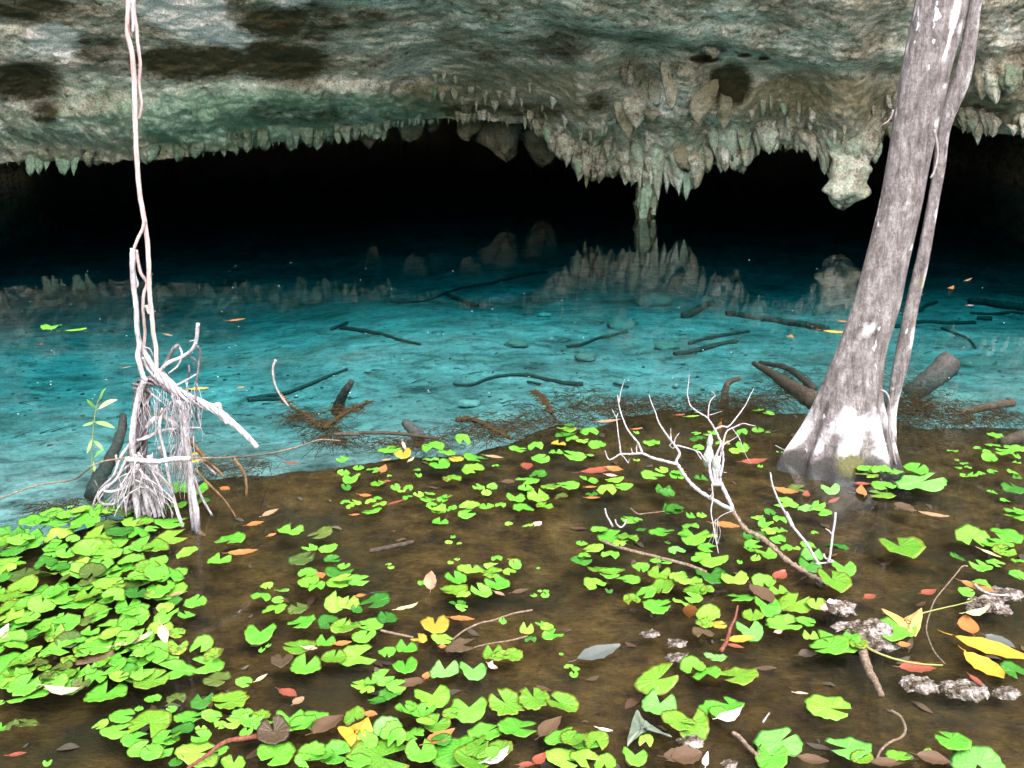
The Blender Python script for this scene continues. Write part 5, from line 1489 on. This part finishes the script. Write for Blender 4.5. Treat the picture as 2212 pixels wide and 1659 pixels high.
add_q(8, """640,40,112,y 645,105,108,g,60,open 728,200,42,g 700,237,52,y 768,242,40,y 1080,115,54,y,,round 1185,130,40,y 1218,122,38,y 320,372,40,y 335,392,46,y 712,362,44,y 752,342,38,y 125,475,134,g,5 40,400,90,g 30,485,124,y,,wavy
1005,335,84,g,270,heart 1120,375,98,g 1095,345,60,f 848,405,205,y,,wavy 965,395,90,y 970,440,124,s 1085,420,98,y 1010,495,174,g,150,open 745,470,160,g 735,540,184,s 790,575,95,y 905,550,150,g,150 755,628,114,d 782,655,84,g 530,490,64,g,,slit
1240,570,42,g 1278,545,32,y 1310,568,58,g 1318,545,44,g 1268,398,26,g 60,615,174,y,120,heart 240,605,184,d,210,heart 120,660,84,d 200,755,184,g,200,open 315,725,144,d 55,785,184,s 165,835,160,g 612,782,195,f,90,fold 515,858,112,f 655,858,134,y,,slit 775,888,205,b,0,heart
1042,735,62,g 1195,785,108,y,80,heart 1285,762,72,g 1322,780,88,y,,round 1355,818,134,g,20,heart 1220,848,84,d,260,heart 1040,945,245,s,90,ragged 1415,942,34,g 1460,1022,64,y 1505,1038,54,g 1495,1075,68,g 675,1048,205,p,85,heart 855,1045,205,p,100,heart 425,1045,174,g,100,fold 280,1090,134,g,20,open 310,930,124,g 435,900,144,g,100,heart
120,955,230,y,10,heart 150,1140,134,y 185,1185,104,y 330,1190,154,d 245,1245,114,d 365,1160,120,g 210,1140,90,g 600,1210,226,y,120,heart 490,1300,240,g,10 830,1290,235,g,90,heart 715,1335,114,s 1070,1260,240,s,150,ragged 1240,1245,225,s,110,ragged 1420,1285,195,s,,fold 100,1335,154,s 310,1410,205,p,,slit 190,1505,144,g 405,1465,270,g 620,1390,180,s
555,1430,110,y,,fold 1130,1410,235,g,0,open 930,1440,225,g 1480,1480,325,s,60,ragged 1635,1500,184,s 750,1555,345,g 950,1575,300,s 250,1595,370,s 530,1585,205,g 130,1640,160,g 1425,1605,225,y,,wavy 1560,1620,184,y 1690,1650,154,y 660,1500,120,d 850,1640,250,s
1655,170,114,g 1740,200,205,g 1835,215,144,s,270,heart 1545,240,84,g 1620,275,134,y 1725,310,124,g,240,heart 1535,345,134,d,10,open 1690,405,235,s,20 1625,490,154,y 1840,470,164,g,200,open 1915,405,134,g 2030,435,174,s 2060,510,174,s 1860,595,134,s,270,heart 1955,550,134,g 2020,640,184,g,0,ragged 1715,540,54,d,80,heart 2045,170,154,g,350,open 2145,285,114,p,280,heart 2010,350,74,g 2082,355,84,g
1845,90,114,g,,wavy 1900,100,64,g 1920,155,74,d 2130,30,134,d 2190,190,84,g 2085,235,40,d 2010,1110,265,s,5,open 2035,1265,225,p,60,heart 2150,1385,205,s 1950,1490,108,y 1880,1590,174,g,80,heart 1780,250,100,y 1720,440,140,g 2150,470,120,y 1560,330,90,g""")
add_q(9, """100,65,64,g 170,60,74,y 95,130,114,g 120,195,190,y 235,205,84,y 200,280,114,g 225,335,215,y,30 140,355,84,g 520,75,78,y,,slit 600,42,84,d 660,85,104,g,270,heart 570,110,104,g 590,165,94,y 665,155,104,g 650,220,104,g 500,195,150,d 495,245,114,g 470,280,84,g 580,300,144,y 510,335,74,y 705,270,84,g 770,270,54,y 840,252,104,g 410,360,44,g
870,310,164,p 855,375,154,d,80,heart 1012,290,150,d,150,fold 1072,395,154,g,80,heart 885,172,52,g 1000,495,225,s,100,fold 1430,285,250,s,110,fold 1880,200,230,g,240,open 2105,185,184,g,180,slit 2050,255,164,g,160,open 2080,305,134,s 2165,70,134,g,190,open 1790,332,104,d 1940,385,124,g,140 2028,365,98,g 2170,350,84,g 2165,440,94,g 1842,550,92,g,0,slit 1955,515,104,g
230,440,205,d 375,475,188,y,90,heart 560,480,154,g 660,540,150,y,100,heart 420,580,184,g,190,open 100,470,154,y,100,heart 45,505,120,y 130,540,160,s 205,545,96,s 40,615,124,y 120,600,110,g 590,640,194,g,90,heart 755,620,225,s 890,640,130,y 495,695,154,s 685,755,225,g,0,ragged 825,750,120,g 475,790,194,p,95,heart 210,690,174,y,,slit 175,805,160,b 275,755,104,f 185,760,110,s
860,828,114,y,80,heart 1050,850,265,g,90,heart 980,915,235,g,190,slit 1160,890,124,s 1390,785,250,g 110,1015,190,g,270,open 255,970,145,p 200,1080,184,g 405,1080,245,s,190,open 285,1285,275,g,110,ragged 100,1390,275,s,95,heart
960,1278,265,y,340,serrate 650,1505,315,p,25,slit 1110,1540,245,p,180,open 1415,1585,154,y,,round 1760,1510,194,g,150 1910,1628,325,p 610,1620,210,g 1180,1620,144,s 2150,1045,154,d 1930,500,90,g 1600,1560,60,g 1480,1610,60,o""")
add_q(6, """525,990,84,g 595,1012,78,g 135,1135,62,g 420,1127,84,g 525,1118,90,g,60 140,1172,112,d 150,1225,84,g 240,1130,74,g 300,1200,104,g 430,1220,94,g,90,open 400,1250,134,y 540,1345,42,g 650,1254,22,g 682,1256,26,g 165,1425,104,d,90,ragged 25,1395,104,g 1240,1370,184,g,200,wavy 1390,1388,124,g 1300,1385,124,g 1215,1412,144,s,200,open 1522,1380,154,g,,slit 1550,1448,325,p,10,serrate 1320,1465,154,g 1312,1522,164,s,180,open
985,1487,118,p,80,heart 775,1487,124,o,0,heart 700,1580,150,g,170 828,1612,104,p,0,slit 910,1590,94,g 930,1630,130,g,190 2025,1147,94,g,330,slit 2010,1212,94,g 1915,1232,48,g 1975,1253,62,g 2090,1255,104,g,170 2150,1230,114,g 1990,1292,104,g 2165,1280,52,g 1760,1247,66,g 2165,1322,54,g 1785,1306,32,g 1790,1357,62,g 1855,1350,52,g 1830,1330,52,g 1830,1407,54,g 1885,1402,64,g 1940,1390,52,g 2010,1377,62,g 2140,1382,72,g 2168,1416,62,d 2150,1482,154,d 2010,1512,64,g 2090,1562,64,g 2150,1640,130,g 590,1130,40,g 205,1145,50,g""")
add_q(5, """790,1170,124,g,300,open 320,1240,160,g,10,wavy 410,1283,114,f,90,fold 600,1220,184,g 690,1255,134,g 585,1310,114,g,90,open 640,1337,154,g,130 750,1297,104,f 865,1290,164,g,340 852,1365,164,y,330,open 720,1422,134,s,300,heart 1135,1237,114,g,0 1250,1215,118,g,280,heart 1470,1080,84,d 1455,1112,134,s 1590,1122,124,g,300,open 1440,1152,154,d 1395,1202,104,f 1480,1180,104,g 1545,1190,94,y 1640,1212,124,g 1280,1302,128,g,20,slit 1380,1260,104,g,80,ragged
1500,1278,144,g,180,open 1595,1275,54,g 1985,1195,114,g,,slit 30,1300,84,g 35,1385,84,g 80,1420,134,g,80,heart 130,1357,74,g 235,1365,114,g,210,open 50,1480,74,d 255,1452,114,s 325,1405,40,g 500,1370,48,g 510,1400,54,g 995,1340,50,g 362,1480,74,g 400,1500,64,y 445,1480,74,g 440,1540,74,g 45,1570,74,g 110,1575,84,y 80,1600,70,y 205,1580,84,y 265,1585,104,y 215,1630,124,g 250,1560,60,g 892,1480,84,g,160,open 940,1512,74,y 975,1475,74,g
510,1530,80,y 580,1530,84,g 570,1555,104,g 660,1560,84,g 690,1550,70,g 640,1622,114,y 720,1622,84,g 835,1602,144,y,200 940,1602,104,g 810,1645,110,g 1200,1432,154,g,200,open 1268,1395,134,d 1125,1542,134,g 1190,1502,114,g 1270,1530,165,y,120 1345,1470,134,s 1412,1537,104,o 1460,1465,144,g,190,open 1172,1612,164,g,280,heart 1305,1592,124,s,30 1030,1590,84,g 1580,1437,144,g 1752,1435,124,y,,slit 1700,1490,134,y,270,open 1812,1475,114,g,180,slit 1605,1520,94,d 1990,1402,154,g,330,open
2050,1372,84,y 2152,1400,114,g 2060,1492,124,d 2080,1530,114,d 1890,1305,54,y,90,heart 2122,1620,144,d,100,heart 1890,1130,40,g 590,1590,80,g 610,1645,100,y""")
add_q(4, """1035,1442,104,d 1130,1490,114,g 1230,1492,184,g,90,open 1130,1592,124,g,250,heart 1290,1562,84,d 600,1620,200,g 770,1632,154,g 450,1600,42,g 330,1642,154,g 520,1655,120,y 700,1600,110,d 320,458,124,g,95,heart 1020,1640,90,d""")
# the dense raft at the left
RAFT = [Z(7, x, y) for x, y in ((-60,170),(0,140),(130,100),(350,70),(560,60),(850,20),(1050,70),(1180,190),(1000,300),(1000,360),(1170,420),(1150,520),(900,620),(880,780),(1060,830),(1150,900),(1040,1010),(800,1110),(560,1180),(250,1210),(0,1160),(-60,1100))]
def inside(x, y, poly):
    c = False
    n = len(poly)
    for i in range(n):
        x0, y0 = poly[i]; x1, y1 = poly[(i + 1) % n]
        if (y0 > y) != (y1 > y) and x < (x1 - x0) * (y - y0) / (y1 - y0) + x0: c = not c
    return c
rr_ = random.Random(21)
pts_ = [(p[0], p[1]) for p in PADS]
tries = 0; nfill = 0
while tries < 9000 and nfill < 150:
    tries += 1
    x, y = rr_.uniform(-20, 405), rr_.uniform(1095, 1510)
    if not inside(x, y, RAFT): continue
    w_ = rr_.choice([28, 40, 50, 56, 60, 66, 72])
    mind = 17 + .14 * w_
    if any(math.hypot(x - a, (y - b) * 1.75) < mind for a, b in pts_): continue
    pts_.append((x, y)); nfill += 1
    PADS.append((x, y, w_, rr_.choice([None, 60, 90, 120, 200, 240, 300, 0]), rr_.choice('ggggggggyysssood'), rr_.choice([None, 'wavy', 'wavy', 'heart', 'open', 'slit'])))

# landmarks named in the labels
MARKS = [('the hanging roots', 330, 1090), ('the tree foot', 1820, 1010), ('the white dead branch', 1560, 1090), ('the slate grey leaf', 1295, 1416), ('the upright tan leaf', 933, 1267),
         ('the yellow triangular pad', 1950, 1340), ('the slanting white twigs', 1760, 1190), ('the folded yellow heart pad', 940, 1360), ('the largest yellow leaf', 2137, 1408),
         ('the faded three cornered pad', 1394, 1572), ('the left picture edge', 10, 1300), ('the serrated round pad', 1785, 1528), ('the brown weed clump', 710, 930), ('the pink curled leaf', 351, 1385),
         ('the red sunken leaf', 620, 1499), ('the cream split leaf', 880, 1313), ('the large red brown leaf', 1632, 1001), ('the long red brown leaf', 1300, 1020), ('the red twig', 1577, 1360),
         ('the bottom right corner', 2160, 1610), ('the bottom left corner', 60, 1600), ('the two paired heart pads', 991, 1450), ('the red stick', 480, 1610), ('the pool edge weed', 1150, 920)]
WORD = dict(g='bright green', y='lime', s='speckled', o='olive', d='deep green', b='brown', f='yellowing', p='pale green')
SHAPE = dict(fold='folded', curl='curled', cup='cupped', ragged='ragged', serrate='serrated', round='round')
ORD = ['first', 'second', 'third', 'fourth', 'fifth', 'sixth', 'seventh', 'eighth', 'ninth', 'tenth', 'eleventh', 'twelfth', 'thirteenth', 'fourteenth']
rp = random.Random(5)
recs = []
for (x, y, w, hd, stt, kd) in PADS:
    if kd is None: kd = rp.choice(['slit', 'open', 'open', 'wavy', 'wavy', 'heart', 'heart', 'curl', 'cup'])
    if hd is None: hd = rp.uniform(0, 360)
    if w > 78 and stt != 'p' and kd in ('wavy', 'ragged', 'cup', 'curl') and rp.random() < .75:
        for (ox, oy, sc_) in ((-.24, rp.uniform(-.06, .08), .60), (.24, rp.uniform(-.08, .06), .62), (rp.uniform(-.12, .12), .16, .52)):
            recs.append(dict(x=x + ox * w, y=y + oy * w, w=w * sc_, hd=rp.uniform(0, 360), st=stt if rp.random() < .7 else 'g', kd=rp.choice(['open', 'wavy', 'heart', 'ragged', 'cup'])))
        continue
    recs.append(dict(x=x, y=y, w=w, hd=hd, st=stt, kd=kd))
recs.sort(key=lambda r: -r['w'])
N_SINGLE = 300
def direction(h):
    h %= 360
    return 'right' if h < 45 or h >= 315 else 'up' if h < 135 else 'left' if h < 225 else 'down'
buckets = {}
for r in recs[:N_SINGLE]:
    size = 'tiny' if r['w'] < 26 else 'small' if r['w'] < 40 else 'medium' if r['w'] < 60 else 'large' if r['w'] < 85 else 'very large'
    m_, mx, my = min(MARKS, key=lambda k: math.hypot(k[1] - r['x'], (k[2] - r['y']) * 1.5))
    dx, dy = r['x'] - mx, (r['y'] - my) * 1.5
    if math.hypot(dx, dy) < 14: rel = 'at'
    elif abs(dx) > abs(dy): rel = 'right of' if dx > 0 else 'left of'
    else: rel = 'below' if dy > 0 else 'above'
    sh = SHAPE.get(r['kd'], '')
    head = f"{size} {sh + ' ' if sh else ''}{WORD[r['st']]} pad {rel} {m_}"
    if r['kd'] not in ('round', 'fold', 'curl', 'serrate'): head += f", slit facing {direction(r['hd'])}"
    if len(head.split()) > 13: head = head.split(',')[0]
    r['label'] = head
    buckets.setdefault(head, []).append(r)
for h_, lst in buckets.items():
    if len(lst) > 1:
        lst.sort(key=lambda r: r['x'])
        for k, r in enumerate(lst):
            r['label'] = h_ + (', leftmost' if k == 0 else ', rightmost' if k == len(lst) - 1 else f', {ORD[min(k, 13)]} from left')
stuff = MB(); stuff_uv = []
smats = [PM[k] for k in 'gysodbfp']
recs_z = sorted(recs, key=lambda r: -r['y'])
taken = []
from mathutils import Matrix, Euler
proto = {}
for idx, r in enumerate(recs):
    p = P(r['x'], r['y'], 0.0)
    dist = float(np.linalg.norm(p - EYE))
    R = r['w'] * .5 * dist / FPX * (.95 - .0 * float(sst(1300, 1600, r['y'])))
    if r['kd'] == 'fold': R *= 1.1
    fore = (EYE[2]) / dist
    hx, hy = math.cos(math.radians(r['hd'])), math.sin(math.radians(r['hd'])) / fore
    ang = math.atan2(hy, hx)
    # pads lie over one another: later ones a little higher
    near = sum(1 for (a, b, rr0) in taken if math.hypot(p[0] - a, p[1] - b) < (R + rr0) * .85)
    taken.append((p[0], p[1], R))
    z = .004 + .007 * min(near, 6) + (.015 if r['kd'] in ('fold',) else 0)
    k_ = .10 if near < 2 else .16
    e = Euler((rp.gauss(0, k_) + .05, rp.gauss(0, k_), ang), 'XYZ')
    if near: z += R * .10
    me = pad_mesh(r['kd'], r['st'], rp.randrange(3))
    M_ = Matrix.Translation((p[0], p[1], z)) @ e.to_matrix().to_4x4() @ Matrix.Diagonal((R, R * rp.uniform(.88, 1.05), R, 1))
    if idx < N_SINGLE:
        if me.name not in proto:
            o = bpy.data.objects.new('lily_pad', me); proto[me.name] = o
        else:
            o = proto[me.name].copy()
        COL.objects.link(o)
        o.matrix_world = M_
        tag(o, r['label'], 'lily pad', 'lily pads floating on the shallows')
    else:
        b0 = len(stuff.v)
        vs = [np.array(M_ @ v.co) for v in me.vertices]
        stuff.add(vs, [tuple(q_.vertices) for q_ in me.polygons], 'gysodbfp'.index(r['st']))
        u0 = [None] * len(vs)
        for lp, ul in zip(me.loops, me.uv_layers[0].data): u0[lp.vertex_index] = tuple(ul.uv)
        stuff_uv += [u if u else (0, 0) for u in u0]
if stuff.v:
    o = mesh('small_lily_pads', stuff.v, stuff.f, smats, face_mat=stuff.m, uv=stuff_uv)
    tag(o, 'the smallest lily pads scattered singly and in little clusters', 'lily pads', kind='stuff')
# pads folded into corners
def folded_pad(q_, ring, mid, mat, label, lift=.03):
    pts = [P(*Z(q_, x, y), .006 + (lift if h else 0)) for x, y, h in ring]
    ctr = P(*Z(q_, *mid), .012 + lift * .55)
    root = ctr.copy(); root[2] = .004
    n = len(pts); v = []; f = []; uv = []
    sub = 7
    edge = []
    for i in range(n):
        a, b_ = pts[i], pts[(i + 1) % n]
        for k in range(sub):
            t = k / sub
            e = a * (1 - t) + b_ * t
            bow = (a + b_) / 2 - ctr; bow[2] = 0
            e = e + bow * .10 * math.sin(math.pi * t) + np.array([0, 0, .004 * math.sin(7 * t + i)])
            edge.append(e)
    m_ = len(edge); rings = 6
    for k in range(1, rings + 1):
        r_ = k / rings
        for j, e in enumerate(edge):
            p_ = ctr * (1 - r_) + e * r_
            p_[2] += .006 * math.sin(j * .9) * r_ * (1 - r_) * 4
            v.append(p_ - root); uv.append((j / m_, r_))
    v.append(ctr - root); uv.append((0, 0))
    f = grid_faces(rings, m_, True)
    f += [(len(v) - 1, j, (j + 1) % m_) for j in range(m_)]
    o = mesh('lily_pad', v, f, mat, uv=uv)
    o.location = root
    tag(o, label, 'lily pad', 'lily pads floating on the shallows')
folded_pad(9, [(1308,648,1),(1440,722,0),(1563,648,1),(1560,740,0),(1527,824,0),(1440,770,0)], (1480,735), leaf_mat('dry_pad', (.30, .165, .045, 1), (.40, .25, .085, 1), (.20, .09, .02, 1), .5, .70), 'dry yellow pad folded into a triangle lying on a green pad beside the crusty stone')
folded_pad(8, [(-6,1405,0),(80,1400,0),(190,1342,1),(222,1455,0),(150,1520,0),(100,1545,0)], (120,1430), LM['yellow'], 'golden yellow folded pad among green pads at the bottom left of centre')
folded_pad(8, [(1893,1290,1),(1940,1360,0),(2000,1400,0),(2118,1465,1),(1960,1420,0),(1885,1470,0),(1832,1522,0),(1855,1400,0)], (1925,1405), LM['palegreen'], 'faded grey green pad folded into a three cornered shape at the bottom')
# thin stalks under some of the pads in open water
STALK = plain_mat('pad_stalk', (.09, .05, .02, 1), (.20, .12, .05, 1), 60, .7, .002)
print('PADS', len(recs), 'singles', min(N_SINGLE, len(recs)), 'fill', nfill)
